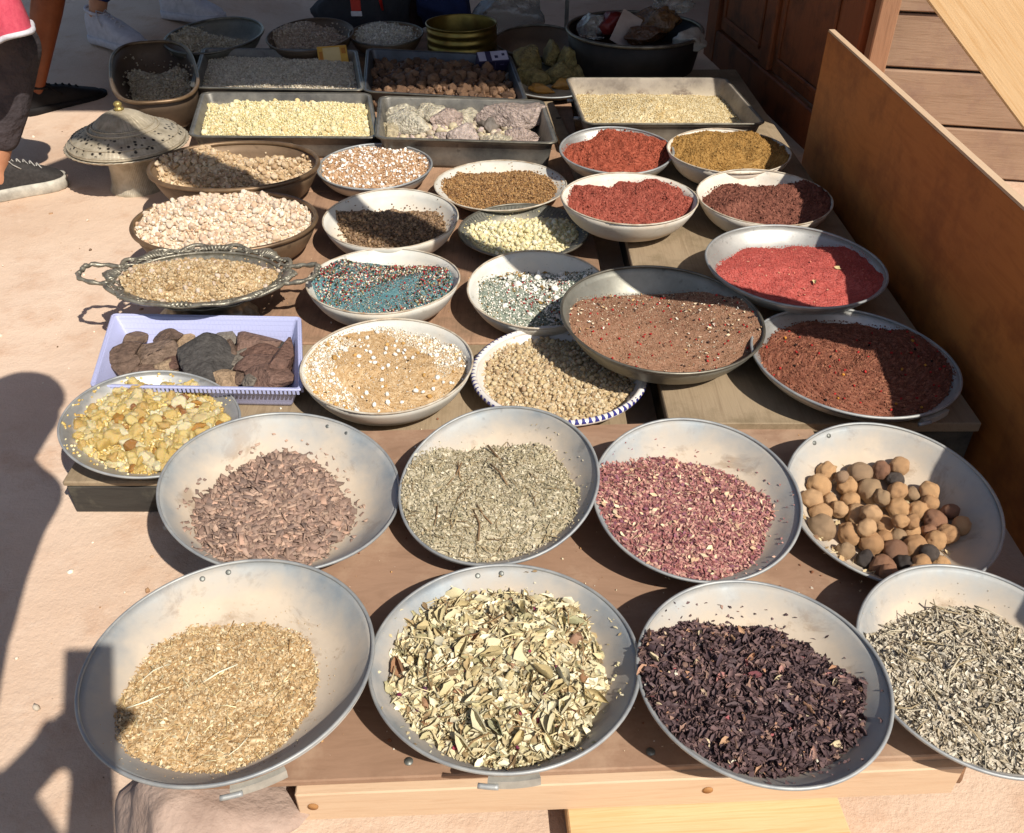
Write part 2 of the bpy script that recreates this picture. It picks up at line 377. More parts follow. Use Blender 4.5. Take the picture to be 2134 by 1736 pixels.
for x in (xl+.04, -.31, xr-.04):
    V, F = box((0, 0, 0), (.05, 4.46-yf-.06, .045), .002); obj('bearer', mesh(V, F, WD['dark'], False), t, (x+.31, (yf+4.46)/2-2.7, .0245))
# batten with staples between the two tables
a, c = ray(1140, 212, .1), ray(1247, 432, .1); d = c-a; L_ = np.linalg.norm(d[:2])
V, F = box((0, 0, 0), (L_, .045, .02), .002); bt = obj('batten', mesh(V, F, WD['right'], False), None, ((a+c)/2*np.array([1, 1, 0])+np.array([0, 0, .0915])), (0, 0, math.atan2(d[1], d[0])))
tag(bt, 'narrow pale wooden strip with dark staples beside the right roasting pan', 'wood strip')
for k in (-.3, -.05, .12, .3):
    V, F = box((0, 0, 0), (.004, .018, .003)); obj('staple', mesh(V, F, M['black'], False), bt, (k*L_, .012, .0112))
# right table, higher, with a black front board
t = empty('side_table', (.65, 2.4, 0)); tag(t, 'stained low table with black front edge under the red powder bowls', 'table')
rf = ray(1500, 882, Z_RIGHT)[1]
V, F = box((0, 0, 0), (.61, 3.75-rf, .022), .002); obj('top', mesh(V, F, WD['right'], False), t, (.305+.305-.65, (rf+3.75)/2-2.4, Z_RIGHT-.011))
V, F = box((0, 0, 0), (.60, .025, .105), .002); obj('edge_board', mesh(V, F, WD['dark'], False), t, (-.04, rf+.018-2.4, .0545))
V, F = box((0, 0, 0), (.025, 3.7-rf-.05, .105), .002); obj('edge_board', mesh(V, F, WD['dark'], False), t, (.33-.65, (rf+3.75)/2-2.4, .0545))
V, F = box((0, 0, 0), (.60, .025, .105), .002); obj('edge_board', mesh(V, F, WD['dark'], False), t, (-.04, 3.7-2.4, .0545))
# front plywood sheet on a pine beam
A, B = ray(345, 1640, Z_PLY), ray(2010, 1572, Z_PLY)
dv = (B-A)[:2]; yaw = math.atan2(dv[1], dv[0]); Lf = np.linalg.norm(dv); dep = 1.36-A[1]; ux = np.array([math.cos(yaw), math.sin(yaw)]); uy = np.array([-ux[1], ux[0]])
def onply(s, t_): p = A[:2]+ux*s+uy*t_; return p
def plyboard(name, s0, s1, t0, t1, z, th, mat, label, cat, dy=0):
    p = onply((s0+s1)/2, (t0+t1)/2); V, F = box((0, 0, 0), (s1-s0, t1-t0, th), .002); o = obj(name, mesh(V, F, mat, False), None, (p[0], p[1], z-th/2), (0, 0, yaw+dy)); tag(o, label, cat); return o
py = plyboard('plywood_sheet', 0, Lf+.02, 0, dep, Z_PLY, .012, WD['ply'], 'dusty brown plywood sheet under the big aluminium pans in front', 'plywood')
sb = onply(0, 0); beam_s = (ray(617, 1640, .1)-A)[:2]@ux
bm_ = plyboard('pine_beam', beam_s, Lf, -.012, .055, Z_PLY-.0125, .062, WD['pine'], 'pale pine beam along the front edge under the plywood', 'beam')
for s_ in (-.42, .10):
    V, F = lathe([(0, .0), (.007, .0), (.007, .0012), (0, .0016)], 14); obj('knot', mesh(V, F, plain('knot_%d' % int(s_*100+50), 'b5824f', '94683c', 90, .7, 0, .2), True), bm_, (s_, -.0338, .004), (math.pi/2, 0, 0))
for s_ in (.30, .62, .93):
    V, F = lathe([(0, .0), (.006, .0), (.006, .0012), (0, .0016)], 14); obj('screw_head', mesh(V, F, M['rivet'], True), py, (s_-Lf/2, -dep/2+.022, .006))
p0, p1 = ray(1180, 1700, .04), ray(1700, 1668, .04)
ub = plyboard('pine_board', (p0-A)[:2]@ux, (p1-A)[:2]@ux+.03, -.10, .25, .0395, .036, WD['pine2'], 'light pine board lying on the ground under the front beam', 'board', .02)
# boulder under the left corner
V, F = rock(31, 3, 15, .05, (1.15, .85, .6), (.45, .85), 5); c = ray(405, 1690, .03)
bo = obj('boulder', mesh(V*.165, F, plain('red_sandstone', 'c0a898', '9c8476', 10, .85, 0, .7, .008, 45), False), None, (c[0], c[1]+.02, .03), (0, 0, .3)); tag(bo, 'pinkish grey boulder propping up the left corner of the plywood', 'rock')
V, F = rock(77, 3, 9, .05, (1, .8, .5)); c = ray(1990, 1630, .03)
bo = obj('prop_stone', mesh(V*.075, F, plain('brown_stone', '8f6a4c', '6b4c38', 30, .85, 0, .9, .01, 60), False), None, (c[0], c[1]+.06, .045)); tag(bo, 'brown stone under the right end of the pine beam', 'rock')
V, F = rock(79, 3, 9, .05, (1, .8, .6)); c = ray(600, 1715, .0)
bo = obj('wedge_stone', mesh(V*.06, F, plain('grey_stone', '8b7a70', '5f5049', 30, .85, 0, .9, .01, 60), False), None, (c[0]+.02, c[1]+.10, .03)); tag(bo, 'dark grey stone wedged behind the boulder under the pine beam', 'rock')
# ------------------------------------------------------------------ side panel, door leaf, plank wall, brace, roof
pf, pn = np.array([.94, 2.80]), np.array([.93, .6])
d = pf-pn; L_ = np.linalg.norm(d); yw = math.atan2(d[1], d[0]); zn, zf_ = .502, .505
V, F = box((0, 0, .5), (L_, .018, 1.0), 0); V[:, 2] *= np.where(V[:, 0] > 0, zf_, zn); V[:, 1] += 0
pl = obj('plywood_partition', mesh(V, F, WD['orange'], False), None, (*((pf+pn)/2+np.array([.010, 0])), 0), (0, 0, yw)); tag(pl, 'orange brown plywood panel standing on edge along the right side', 'panel')
V, F = box((0, 0, .003), (L_-.004, .0172, .006)); V[:, 2] += np.where(V[:, 0] > 0, zf_, zn)+.0005; obj('top_edge', mesh(V, F, WD['pine'], False), pl)
# panelled door leaf behind it
dr = empty('panelled_door', (1.10, 2.9, 0)); dr.rotation_euler = (0, 0, .115); tag(dr, 'dark brown panelled wooden door leaf standing open behind the orange panel', 'door')
def dpart(name, y0, y1, z0, z1, x, th, mat=None):
    V, F = box((0, 0, 0), (th, y1-y0, z1-z0), .006); return obj(name, mesh(V, F, mat or WD['door'], False), dr, (x, (y0+y1)/2, (z0+z1)/2))
DL = 1.5
dpart('stile', 0, .16, .02, 2.0, 0, .05); dpart('stile', DL-.14, DL, .02, 2.0, 0, .05); dpart('stile', .70, .80, .165, 1.85, 0, .046)
dpart('rail', .161, DL-.141, .02, .163, 0, .048); dpart('rail', .161, DL-.141, 1.852, 2.0, 0, .048); dpart('rail', .161, DL-.141, .72, .84, .001, .0445)
for y0, y1 in ((.162, .699), (.801, DL-.142)):
    for z0, z1 in ((.166, .717), (.843, 1.849)):
        p = dpart('panel', y0, y1, z0, z1, .004, .02); yc, zc = 0, 0; hy, hz = (y1-y0)/2-.055, (z1-z0)/2-.055
        for (a, b) in (((-hy, -hz), (hy, -hz)), ((hy, -hz), (hy, hz)), ((hy, hz), (-hy, hz)), ((-hy, hz), (-hy, -hz))):
            V, F = box((-.012, (a[0]+b[0])/2, (a[1]+b[1])/2), (.012, abs(b[0]-a[0])+.018, abs(b[1]-a[1])+.018), .004); obj('moulding', mesh(V, F, WD['door'], False), p)
V, F = box((0, 0, 0), (.06, .05, 2.1), .004); jm = obj('door_post', mesh(V, F, wood('sun_bleached_post', 'a37a5c', '7a573f', .8, (20, 20, 1.5), None, .4), False), None, (1.125, 2.862, 1.05)); tag(jm, 'thin sun bleached wooden post between door leaf and plank wall', 'post')
# plank wall facing the viewer, far right
wr = empty('plank_wall', (1.17, 3.02, 0)); wr.rotation_euler = (0, 0, -.20); tag(wr, 'wall of weathered horizontal planks at the upper right', 'wall')
zz = [0.0, .17, .345, .515, .70, .875, 1.05, 1.25, 1.45]
for i in range(len(zz)-1):
    V, F = box((0, 0, 0), (2.2, .028, zz[i+1]-zz[i]-.009), .004); V[:, 1] += .004*SN(50+i, 3)(V)
    obj('plank', mesh(V, F, WD['grey'], False), wr, (1.1, .003*((i % 3)-1), (zz[i]+zz[i+1])/2), (0, 0, 0))
V, F = box((0, 0, 0), (2.2, .03, 1.45)); obj('backing', mesh(V, F, WD['dark'], False), wr, (1.1, .04, .725))
for x, z in ((.10, .93), (.17, .77), (.10, .62), (.33, .50), (.30, .69), (.42, .61), (.52, .47)):
    V, F = tube([(0, 0, 0), (0, -.012, .001)], .003, 6); obj('nail', mesh(V, F, M['black'], False), wr, (x, -.014, z))
V, F = tube([(0, 0, 0), (.002, -.05, .012), (.004, -.06, .02)], .0025, 6); obj('nail', mesh(V, F, M['black'], False), wr, (.13, -.014, .86))
# slanted brace board crossing above the right side: its shadow falls across the bowls
a = np.array([-.55, 1.525, 1.965]); c = np.array([.975, 1.277, .525])
dd = c-a; L_ = np.linalg.norm(dd); dd = dd/L_; yy = np.cross((0, 0, 1), dd); yy /= np.linalg.norm(yy); z3 = np.cross(dd, yy)
V, F = box((0, 0, 0), (L_, .034, .19), .002); V = V+np.array([0, .017, .095])
br = obj('brace_board', mesh(V, F, WD['pine2'], False)); br.matrix_world = Matrix([[dd[i], yy[i], z3[i], ((a+c)/2)[i]] for i in range(3)]+[[0, 0, 0, 1]])
tag(br, 'bright slanted pine board crossing the upper right corner', 'board')
# roof over the back of the stall, its back wall (both above or beyond the picture)
def slab(name, x0, x1, y0, y1, z0, z1, mat, label, cat):
    V, F = box((0, 0, 0), (x1-x0, y1-y0, z1-z0), .005); o = obj(name, mesh(V, F, mat, False), None, ((x0+x1)/2, (y0+y1)/2, (z0+z1)/2)); tag(o, label, cat); return o
ry = 1.915
slab('stall_roof', -1.8, 2.0, ry, 5.2, 2.2, 2.26, WD['dark'], 'plank roof over the back of the stall that shades the far bowls', 'roof')
slab('added_roof_strip', 2.0, 2.75, 2.36, 5.2, 2.2, 2.26, WD['dark'], 'added plank roof strip out of view that keeps sun off the back floor', 'roof')  # unseen strip, put in to stop a sliver of sun on the floor
slab('stall_wall', -.75, 1.9, 6.5, 6.6, 0, 2.19, plain('dark_shop_wall', '3a2c24', '2a201b', 3, .9), 'dark wall at the very back of the stall behind the pots', 'wall')
slab('stall_side_wall', 1.2, 1.3, 4.45, 6.49, 0, 2.19, WD['door'], 'dark brown side wall beyond the door leaf', 'wall')
# ------------------------------------------------------------------ dishes
PROF = dict(  # inside profile, radius and height in units of the rim radius / depth
    pan=[(0, 0), (.3, .004), (.5, .03), (.62, .10), (.72, .24), (.82, .46), (.91, .74), (.97, .94), (1, 1)],
    bowl=[(0, 0), (.4, .004), (.56, .035), (.68, .12), (.78, .25), (.87, .44), (.94, .68), (.985, .89), (1, 1)],
    tin=[(0, 0), (.6, .005), (.74, .04), (.82, .14), (.88, .34), (.94, .66), (.98, .9), (1, 1)],
    plate=[(0, 0), (.45, .02), (.62, .12), (.72, .35), (.77, .62), (.80, .70), (.90, .82), (1, 1)],
    tub=[(0, 0), (.6, .01), (.75, .06), (.85, .2), (.92, .45), (.97, .75), (1, 1)])
class Dish: pass
def dish(name, label, cat, bb, zs, depth, prof, mat, rimmat, rim_r=.0026, sk=None, oval=False, thick=.0025, lift=0, handle=None, rivets=None, yaw=0, group=None, dustk=1.0, sq=2):
    """bb = picture box of the rim; zs = height of what it stands on; depth as a share of its radius"""
    D = Dish(); v = None; z = zs+.07
    for _ in range(3):
        v = fit(*bb, z, sk, oval, yaw, sq); R = v[2]; tx = 0 if oval else float(np.clip(v[3], -.17, .17)); dp = depth*R
        base = .5*R if prof != 'tub' else .7*R
        z = zs+lift+thick+dp*math.cos(tx)+base*(abs(math.sin(tx))+abs(math.sin(v[4])))*.8
    ay = v[3] if oval else 1.0
    D.R, D.ay, D.d, D.p = R, ay, dp, np.array(PROF[prof])
    RM = rotm(tx, v[4])@np.array([[math.cos(yaw), -math.sin(yaw), 0], [math.sin(yaw), math.cos(yaw), 0], [0, 0, 1]]); wb = lambda a: (np.abs(np.cos(a))**sq+np.abs(np.sin(a))**sq)**(-1/sq); c = np.array([v[0], v[1], z])-RM@np.array([0, 0, dp])
    D.mw = Matrix([[*RM[i], c[i]] for i in range(3)]+[[0, 0, 0, 1]]); D.RM, D.c = RM, c
    rr = np.linspace(0, 1, 26); zi = np.interp(rr, D.p[:, 0], D.p[:, 1]); zi = np.convolve(np.pad(zi, 2, 'edge'), [.1, .25, .3, .25, .1], 'valid'); zi[0] = 0; zi[-1] = 1
    D.pr, D.pz = rr*R, zi*dp
    root = empty(name, mw=D.mw); tag(root, label, cat, group); D.root = root
    tn = np.gradient(D.pz, D.pr); nx, nz = tn/np.sqrt(1+tn**2), -1/np.sqrt(1+tn**2)
    outer = np.c_[D.pr+nx*thick, D.pz+nz*thick]; outer[0, 0] = 0
    prof_ = np.concatenate([np.c_[D.pr, D.pz], outer[::-1]]); prof_[:, 0] = np.maximum(prof_[:, 0], 1e-5)
    V, F = lathe(prof_, 112, 1, ay, wob=wb); sd_ = int(abs(c[0])*1e5) % 997; V += (V*np.array([1, 1, 0])/R)*(.0012*SN(sd_, 14)(V))[:, None]; V[:, 2] += .0005*SN(sd_+1, 16)(V)
    ins = np.where(rr < .55, 1, np.clip((.97-rr)/.42, 0, 1)*.85+.1)*dustk; du = np.repeat(np.concatenate([ins, np.full(26, .22)*dustk]), 112)
    body = obj('body', mesh(V, F, mat, True, dust=du), root)
    a = np.linspace(0, 2*np.pi, 112, endpoint=False)
    V, F = tube(np.c_[np.cos(a)*(R+rim_r*.4)*wb(a), np.sin(a)*(R+rim_r*.4)*ay*wb(a), np.full(112, dp)+.0012*np.sin(3*a+R*50)], rim_r, 8, True); obj('rim', mesh(V, F, rimmat), root)
    for ang in ([handle] if handle is not None else []):
        # folded sheet lug with a wire through it, under the rim
        h = empty('handle'); h.parent = root; h.rotation_euler = (0, 0, math.radians(ang))
        aa = np.linspace(-.17, .17, 9); V = np.concatenate([np.stack([np.cos(aa)*(R+q_), np.sin(aa)*(R+q_), np.full(9, z_)], -1) for q_, z_ in ((-.001, dp-.009), (.007, dp-.008), (.008, dp-.020), (-.004, dp-.022))]); F = [(r_*9+i, r_*9+i+1, ((r_+1) % 4)*9+i+1, ((r_+1) % 4)*9+i) for r_ in range(4) for i in range(8)]+[(0, 9, 18, 27), (8, 35, 26, 17)]; obj('lug', mesh(V, F, M['rim_lug'], False), h)
        aa = np.linspace(-.23, -.10, 7); V, F = tube(np.stack([np.cos(aa)*(R+.010), np.sin(aa)*(R+.010), np.full(7, dp-.014)], -1), .0035, 8); obj('wire', mesh(V, F, M['rim']), h)
    for ang in (rivets or []):
        for da in (-6, 6):
            t_ = math.radians(ang+da); r_ = R*.955; zz = float(np.interp(r_, D.pr, D.pz))
            V, F = ICO[1]; sl = math.atan(np.interp(r_, D.pr, tn)); o = obj('rivet', mesh(V*np.array([.0042, .0042, .0010]), F, M['rivet']), root, (r_*math.cos(t_), r_*math.sin(t_), zz+.0008)); o.rotation_euler = (0, -sl, t_)
    return D
def zb(D, x, y): return np.interp(np.hypot(x, y/D.ay), D.pr, D.pz, right=D.d)
def local_hit(D, px, py, z):
    o = D.RM.T@(CAM-D.c); d = D.RM.T@pdir(px, py); return o+d*(z-o[2])/d[2]
def surface(D, box_, peak, zf=.3, seed=1, wob=.05, rough=.0015, flat=2.0):
    """heap surface inside a dish: box_ is the heap's picture box, peak its rise in metres"""
    hl, hr, ht, hb = box_; z = zf*D.d; cx_ = (hl+hr)/2; cy_ = (ht+hb)/2; H_ = Dish()
    for _ in range(8):                                    # edge height follows the dish where the heap ends
        l, r = local_hit(D, hl, cy_, z), local_hit(D, hr, cy_, z); t_, b_ = local_hit(D, cx_, ht, z+peak*.25), local_hit(D, cx_, hb, z)
        H_.cx, H_.rx = (l[0]+r[0])/2, (r[0]-l[0])/2; H_.cy, H_.ry = (t_[1]+b_[1])/2, (t_[1]-b_[1])/2
        z = .5*z+.5*float(np.mean(zb(D, H_.cx+H_.rx*np.cos(TH), H_.cy+H_.ry*np.sin(TH))))
    n1 = SN(seed, 2.2, 8, 2); n2 = SN(seed+1, 45, 10, 2); n3 = SN(seed+2, 160, 12, 2); R = D.R
    def f(x, y):
        dx, dy = (x-H_.cx)/H_.rx, (y-H_.cy)/H_.ry; rho = np.hypot(dx, dy)+1e-9; u = np.stack([dx/rho, dy/rho], -1)
        w = 1+wob*n1(u*1.6)+wob*.5*SN(seed+3, 9, 8, 2)(u); q = rho/w
        ex, ey = H_.cx+H_.rx*u[..., 0]*w, H_.cy+H_.ry*u[..., 1]*w; k = np.minimum(1, .985*R/np.maximum(np.hypot(ex, ey/D.ay), 1e-6)); ze = zb(D, ex*k, ey*k)
        zc = float(np.mean(zb(D, H_.cx+H_.rx*np.cos(TH)*.96, H_.cy+H_.ry*np.sin(TH)*.96))); P = np.stack([x, y], -1)
        zz = np.where(q < 1, ze+(zc-ze)*(1-q)+peak*(1-q**flat), ze-(q-1)*.25)
        return np.maximum(zz+rough*(n2(P)*.7+n3(P)*.5), zb(D, x, y)-.0012)
    n4 = SN(seed+3, 9, 8, 2)
    def wb(a): u = np.stack([np.cos(a), np.sin(a)], -1); return 1+wob*n1(u*1.6)+wob*.5*n4(u)
    H_.f = f; H_.wob = wb; return H_
def heap_points(D, Hs, n, rmax=.99, rmin=0):
    a = RNG.uniform(0, 2*np.pi, n); q = np.sqrt(RNG.uniform(rmin**2, 1, n))*rmax*1.025*Hs.wob(a); x = Hs.cx+Hs.rx*q*np.cos(a); y = Hs.cy+Hs.ry*q*np.sin(a)
    k = np.hypot(x, y/D.ay) < D.R*.985; x, y = x[k], y[k]; z = Hs.f(x, y); return np.stack([x, y, np.maximum(z, zb(D, x, y))], -1)
def mound(D, Hs, pal, nr=36, na=90, jit=.1, disp=0):
    q = np.linspace(0, 1.0, nr)[:, None]*np.ones(na); a = (np.linspace(0, 2*np.pi, na, endpoint=False)[None, :]+np.arange(nr)[:, None]*.017)*np.ones((nr, 1))
    q = q*Hs.wob(a); x, y = Hs.cx+Hs.rx*q*np.cos(a), Hs.cy+Hs.ry*q*np.sin(a); rr = np.hypot(x, y/D.ay); k = np.minimum(1, .985*D.R/np.maximum(rr, 1e-6)); x, y = x*k, y*k
    z = Hs.f(x, y)
    if disp: z = z+np.where(z > zb(D, x, y), RNG.normal(0, disp, z.shape), 0)
    V = np.stack([x, y, z], -1).reshape(-1, 3); i, j = np.meshgrid(np.arange(nr-1), np.arange(na), indexing='ij'); j2 = (j+1) % na
    hid = (z <= zb(D, x, y)-.0011).ravel()
    A_ = np.stack([i*na+j, (i+1)*na+j, (i+1)*na+j2], -1).reshape(-1, 3); B_ = np.stack([i*na+j, (i+1)*na+j2, i*na+j2], -1).reshape(-1, 3)
    F = np.concatenate([A_, B_]); F = F[~hid[F].all(1)]; return V, F, pick(pal, len(V), jit)
def layers(D, Hs, specs):
    """specs: (shapes, count, size lo, size hi, palette, tilt, height offset, rmax)"""
    out = []
    for sh, n, lo, hi, pal, tilt, off, rmax, *pt_ in specs:
        P = heap_points(D, Hs, n, rmax, pt_[2] if len(pt_) > 2 else 0)
        if pt_: P = P[SN(int(pt_[0]), 26, 10, 3)(P) > pt_[1]]
        s = RNG.uniform(0, 1, len(P))**1.6*(hi-lo)+lo; P[:, 2] += s*off; out.append(scatter(sh, P, s, pal, tilt))
    return out
def merge(parts):
    V, F, C, n = [], [], [], 0
    for v, f, c in parts: V.append(v); F.append(f+n); C.append(c); n += len(v)
    return np.concatenate(V), np.concatenate(F), np.concatenate(C)
def heap(name, label, cat, D, Hs, pal, specs, mat, nr=36, na=90, disp=0, smooth=False, pieces=None):
    """loose heap in a dish: ONE uncountable mass, or (pieces given) a thing whose larger pieces are parts"""
    sh0, n0, lo0, hi0, pal0 = specs[0][:5]; Ps = heap_points(D, Hs, 110, 1.2, .83); Ps[:, 2] += .0006; stray = scatter(sh0, Ps, RNG.uniform(.5, 1, len(Ps))*.5*(lo0+hi0), pal0, .4)   # crumbs strewn round the heap
    V, F, C = merge([stray, mound(D, Hs, pal, nr, na, .03 if mat is M['powder'] else .12, disp)]+layers(D, Hs, specs)); me = mesh(V, F, mat, smooth, col=C)
    if pieces is None:
        o = obj(name, me); o.matrix_world = D.mw; tag(o, label, cat, kind='stuff'); return o
    root = empty(name, mw=D.mw); tag(root, label, cat); b = obj('loose_bits', me, root); tag(b, kind='stuff')
    pname, meshes, n, lo, hi, tilt, off, rmax = pieces
    # spread pieces evenly
    P = heap_points(D, Hs, n*6, rmax); keep = []; dmin = 1.5*math.sqrt(math.pi*Hs.rx*Hs.ry/n)*.5
    for p in P:
        if len(keep) >= n: break
        if all((p[0]-q[0])**2+(p[1]-q[1])**2 > dmin*dmin for q in keep): keep.append(p)
    R_ = rots(len(keep), tilt)
    for p, r_ in zip(keep, R_):
        s = lo+(hi-lo)*random.random()**1.5; o = obj(pname, random.choice(meshes), root, (p[0], p[1], p[2]+off*s)); o.rotation_euler = Matrix(r_.tolist()).to_euler(); o.scale = (s, s, s)
    return root
def lumps(mat, n=6, sub=2, cuts=4, amp=.1, sq=(1, .85, .7), seed=0, smooth=True, fr=3):
    o = []
    for i in range(n): V, F = rock(seed+i*13, sub, cuts, amp, sq, (.6, .92), fr); o.append(mesh(V*.5, F, mat, smooth))
    return o
def shapes_mesh(shapes, mat, smooth=False): return [mesh(v, f, mat, smooth) for v, f in shapes]
# ------------------------------------------------------------------ front row of big aluminium pans
PD = .34
p1 = dish('metal_pan', 'big aluminium pan of fine tan herb, nearest the left corner, partly in shadow', 'pan', (162, 776, 1170, 1638), Z_PLY, PD, 'pan', M['alu'], M['rim'], handle=-66, rivets=[112], lift=.030)
p2 = dish('metal_pan', 'big aluminium pan of mixed pale leaves in the front row', 'pan', (771, 1331, 1180, 1610), Z_PLY, PD, 'pan', M['alu'], M['rim'], handle=-86, rivets=[98], lift=.016)
p3 = dish('metal_pan', 'big aluminium pan of blackish purple petals in the front row', 'pan', (1330, 1858, 1213, 1642), Z_PLY, PD, 'pan', M['alu'], M['rim'], lift=.034)
p4 = dish('metal_pan', 'big aluminium pan of pale grey herb cut off by the right edge of the picture', 'pan', (1788, 2318, 1180, 1622), Z_PLY, PD, 'pan', M['alu'], M['rim'], lift=.0)
TAN = [('c8ab80', 5), ('ba986a', 4), ('dac39c', 3), ('a5835a', 2), ('e8d9b4', 1)]
heap('herb_heap', 'fine tan dried herb with thin straws in the nearest left pan', 'herb', p1, surface(p1, (255, 655, 1290, 1618), .016, .15, 1), TAN,
     [(OCT, 9000, .0015, .004, TAN, None, .3, 1.0), (FLK, 5200, .003, .007, TAN, .6, .35, 1.0), (STK, 420, .008, .026, [('d9bd86', 3), ('b48a55', 2), ('e9dcb0', 1)], .25, .12, .97), (STK, 5, .03, .05, [('efe6c8', 1)], .1, .1, .8)], M['leafm'], 40, 110, .0012)
MIX = [('dccfa8', 5), ('ccba90', 4), ('ebe1c0', 4), ('ac956c', 2), ('b5ab82', 2), ('927a5a', 1)]
mixl = []
for nm, hx, w in (('cream_leaf', ['e6d9b0', 'd8c796', 'efe6c4', 'cdb988'], .6), ('brown_leaf', ['b58a68', '9c7350', 'c49a7c'], .7), ('green_leaf', ['b8b48c', 'aaa67e', 'c4c09a'], .55)):
    m_ = randmat(nm, hx, .7, .3, 0, 160, .4, .001, .3); mixl += shapes_mesh([leaf(i+hash_, w, 1.25, 6, 5) for i, hash_ in ((0, 300), (1, 310), (2, 320), (3, 330))], m_)[:(4 if nm == 'cream_leaf' else 2 if nm == 'brown_leaf' else 1)]*(5 if nm == 'cream_leaf' else 1)
H2 = surface(p2, (815, 1268, 1238, 1592), .024, .2, 2, .06, .004)
heap('leaf_mix', 'crumpled pale cream and brown dried leaves heaped in the front middle pan', 'herb', p2, H2, MIX,
     [(FLK, 4200, .005, .013, MIX, .8, .3, 1.0), (LEAF, 1900, .009, .022, MIX, .7, .3, 1.0), (STK, 260, .012, .045, [('d9c79a', 3), ('8f7350', 2)], .35, .25, 1.0), (LMP, 60, .005, .009, [('7a2f4a', 2), ('9a4050', 1), ('5b3548', 1)], None, .5, .95)],
     M['leafm'], 36, 90, .002, pieces=('leaf', mixl, 260, .013, .034, .8, .2, .97))
DKP = [('5c4848', 6), ('6e5654', 4), ('4a393a', 4), ('80665f', 2), ('9a7a6a', 1)]
H3 = surface(p3, (1335, 1785, 1285, 1618), .022, .2, 3, .05, .003)
pet = shapes_mesh(CURL, randmat('hibiscus_petal', ['5a4646', '6a5252', '4c3b3c', '785e5c', '58464a'], .55, .4, 0, 160, .4, .001, .3))+shapes_mesh(CURL[:2], randmat('pale_petal', ['b98a6a', 'c79f7c', 'a8606a', 'd8c6a0'], .7, .3))
heap('petal_heap', 'blackish purple dried petals with pale flecks in the front row', 'herb', p3, H3, DKP,
     [(FLK, 5200, .005, .012, DKP, .8, .3, 1.0), (CURL, 3000, .007, .016, DKP, .8, .3, 1.0), (FLK, 420, .003, .008, [('b98a6a', 3), ('d9c2a0', 2), ('a05a5a', 2), ('e6dcc4', 1)], .6, .6, .97)],
     M['leafm'], 36, 90, .002, pieces=('petal', pet, 220, .012, .020, .7, .3, .97))
PAL4 = [('c6baa4', 5), ('b8aa93', 4), ('d2c8b3', 4), ('a6987f', 2), ('ddd3c0', 1)]
H4 = surface(p4, (1800, 2280, 1255, 1612), .026, .2, 4, .05, .003)
heap('herb_heap', 'pale grey leafy herb with twigs in the pan at the right edge', 'herb', p4, H4, PAL4,
     [(OCT, 6000, .002, .004, PAL4, None, .3, 1.0), (FLK, 9000, .004, .009, PAL4, .6, .3, 1.0), (CURL, 4200, .006, .012, PAL4, .55, .3, 1.0), (STK, 260, .012, .045, [('c9bda2', 3), ('a08f70', 2)], .3, .3, .97)], M['leafm'], 36, 90, .002)
# ------------------------------------------------------------------ second row
p5 = dish('metal_pan', 'big aluminium pan of brown bark chips behind the tan herb pan', 'pan', (330, 832, 863, 1192), Z_PLY-.005, PD, 'pan', M['alu'], M['rim'], sk=14, rivets=[70])
p6 = dish('metal_pan', 'big aluminium pan of grey green herb between bark chips and rose petals', 'pan', (834, 1246, 846, 1180), Z_PLY, PD, 'pan', M['alu'], M['rim'], lift=.012, sk=40)
p7 = dish('metal_pan', 'big aluminium pan of dusty pink petals in the second row', 'pan', (1238, 1668, 864, 1222), Z_PLY, PD, 'pan', M['alu'], M['rim'], lift=.022)
p8 = dish('metal_pan', 'big aluminium pan of dried limes beside the orange panel', 'pan', (1640, 2090, 884, 1224), Z_PLY-.005, PD, 'pan', M['alu'], M['rim'], rivets=[120])
BRK = [('a08676', 5), ('907668', 4), ('b29682', 3), ('857065', 3), ('c09c86', 1)]
bark = shapes_mesh([chip(i+200, 1, .42, .09) for i in range(8)], randmat('bark_chip', ['a28878', '927769', 'b29782', '978377', 'c09c86', '877266'], .8, .25, 0, 200, .5, .001, .3))
heap('bark_heap', 'brown bark chips heaped in the left pan of the second row', 'bark', p5, surface(p5, (415, 727, 945, 1198), .022, .18, 5, .05, .003), BRK,
     [(CHP, 2600, .007, .016, BRK, .6, .3, 1.0), (CHP, 900, .012, .022, BRK, .6, .3, .98), (STK, 120, .01, .022, BRK, .4, .3, 1.0), (FLK, 60, .004, .008, [('d9bd9a', 1)], .5, .5, .9)], M['grain'], 36, 90, .002, pieces=('chip', bark, 240, .016, .030, .45, .12, .99))
GRN = [('b4a88c', 5), ('a29678', 4), ('c6ba9e', 4), ('8d866c', 2), ('a69474', 2), ('d8ccb2', 2)]
heap('herb_heap', 'grey green crumbled herb with thin stalks in the second row', 'herb', p6, surface(p6, (838, 1207, 902, 1168), .018, .18, 6), GRN,
     [(FLK, 7000, .003, .0075, GRN, .7, .35, 1.0), (OCT, 4000, .002, .004, GRN, None, .3, 1.0), (STK, 330, .008, .03, [('a89470', 3), ('c2b48f', 2), ('7d6547', 1)], .25, .2, 1.0), (STK, 7, .04, .075, [('8a6e50', 1)], .1, .08, .7)], M['leafm'], 40, 100, .0013)
ROS = [('ac7670', 5), ('9a625c', 4), ('be8e80', 4), ('885054', 3), ('d0a892', 3), ('8d5a66', 2), ('6e4a4e', 1)]
heap('petal_heap', 'dusty pink dried petals in the second row', 'herb', p7, surface(p7, (1248, 1602, 932, 1212), .02, .2, 7), ROS,
     [(FLK, 9000, .003, .0085, ROS, .8, .35, 1.0), (OCT, 2500, .002, .004, ROS, None, .3, 1.0), (STK, 160, .007, .022, [('d2ab86', 2), ('a87c62', 2), ('e2cda6', 1)], .3, .3, 1.0), (FLK, 120, .006, .012, [('d8b490', 2), ('e6d2ac', 1)], .5, .5, .96)], M['leafm'], 40, 100, .0013)
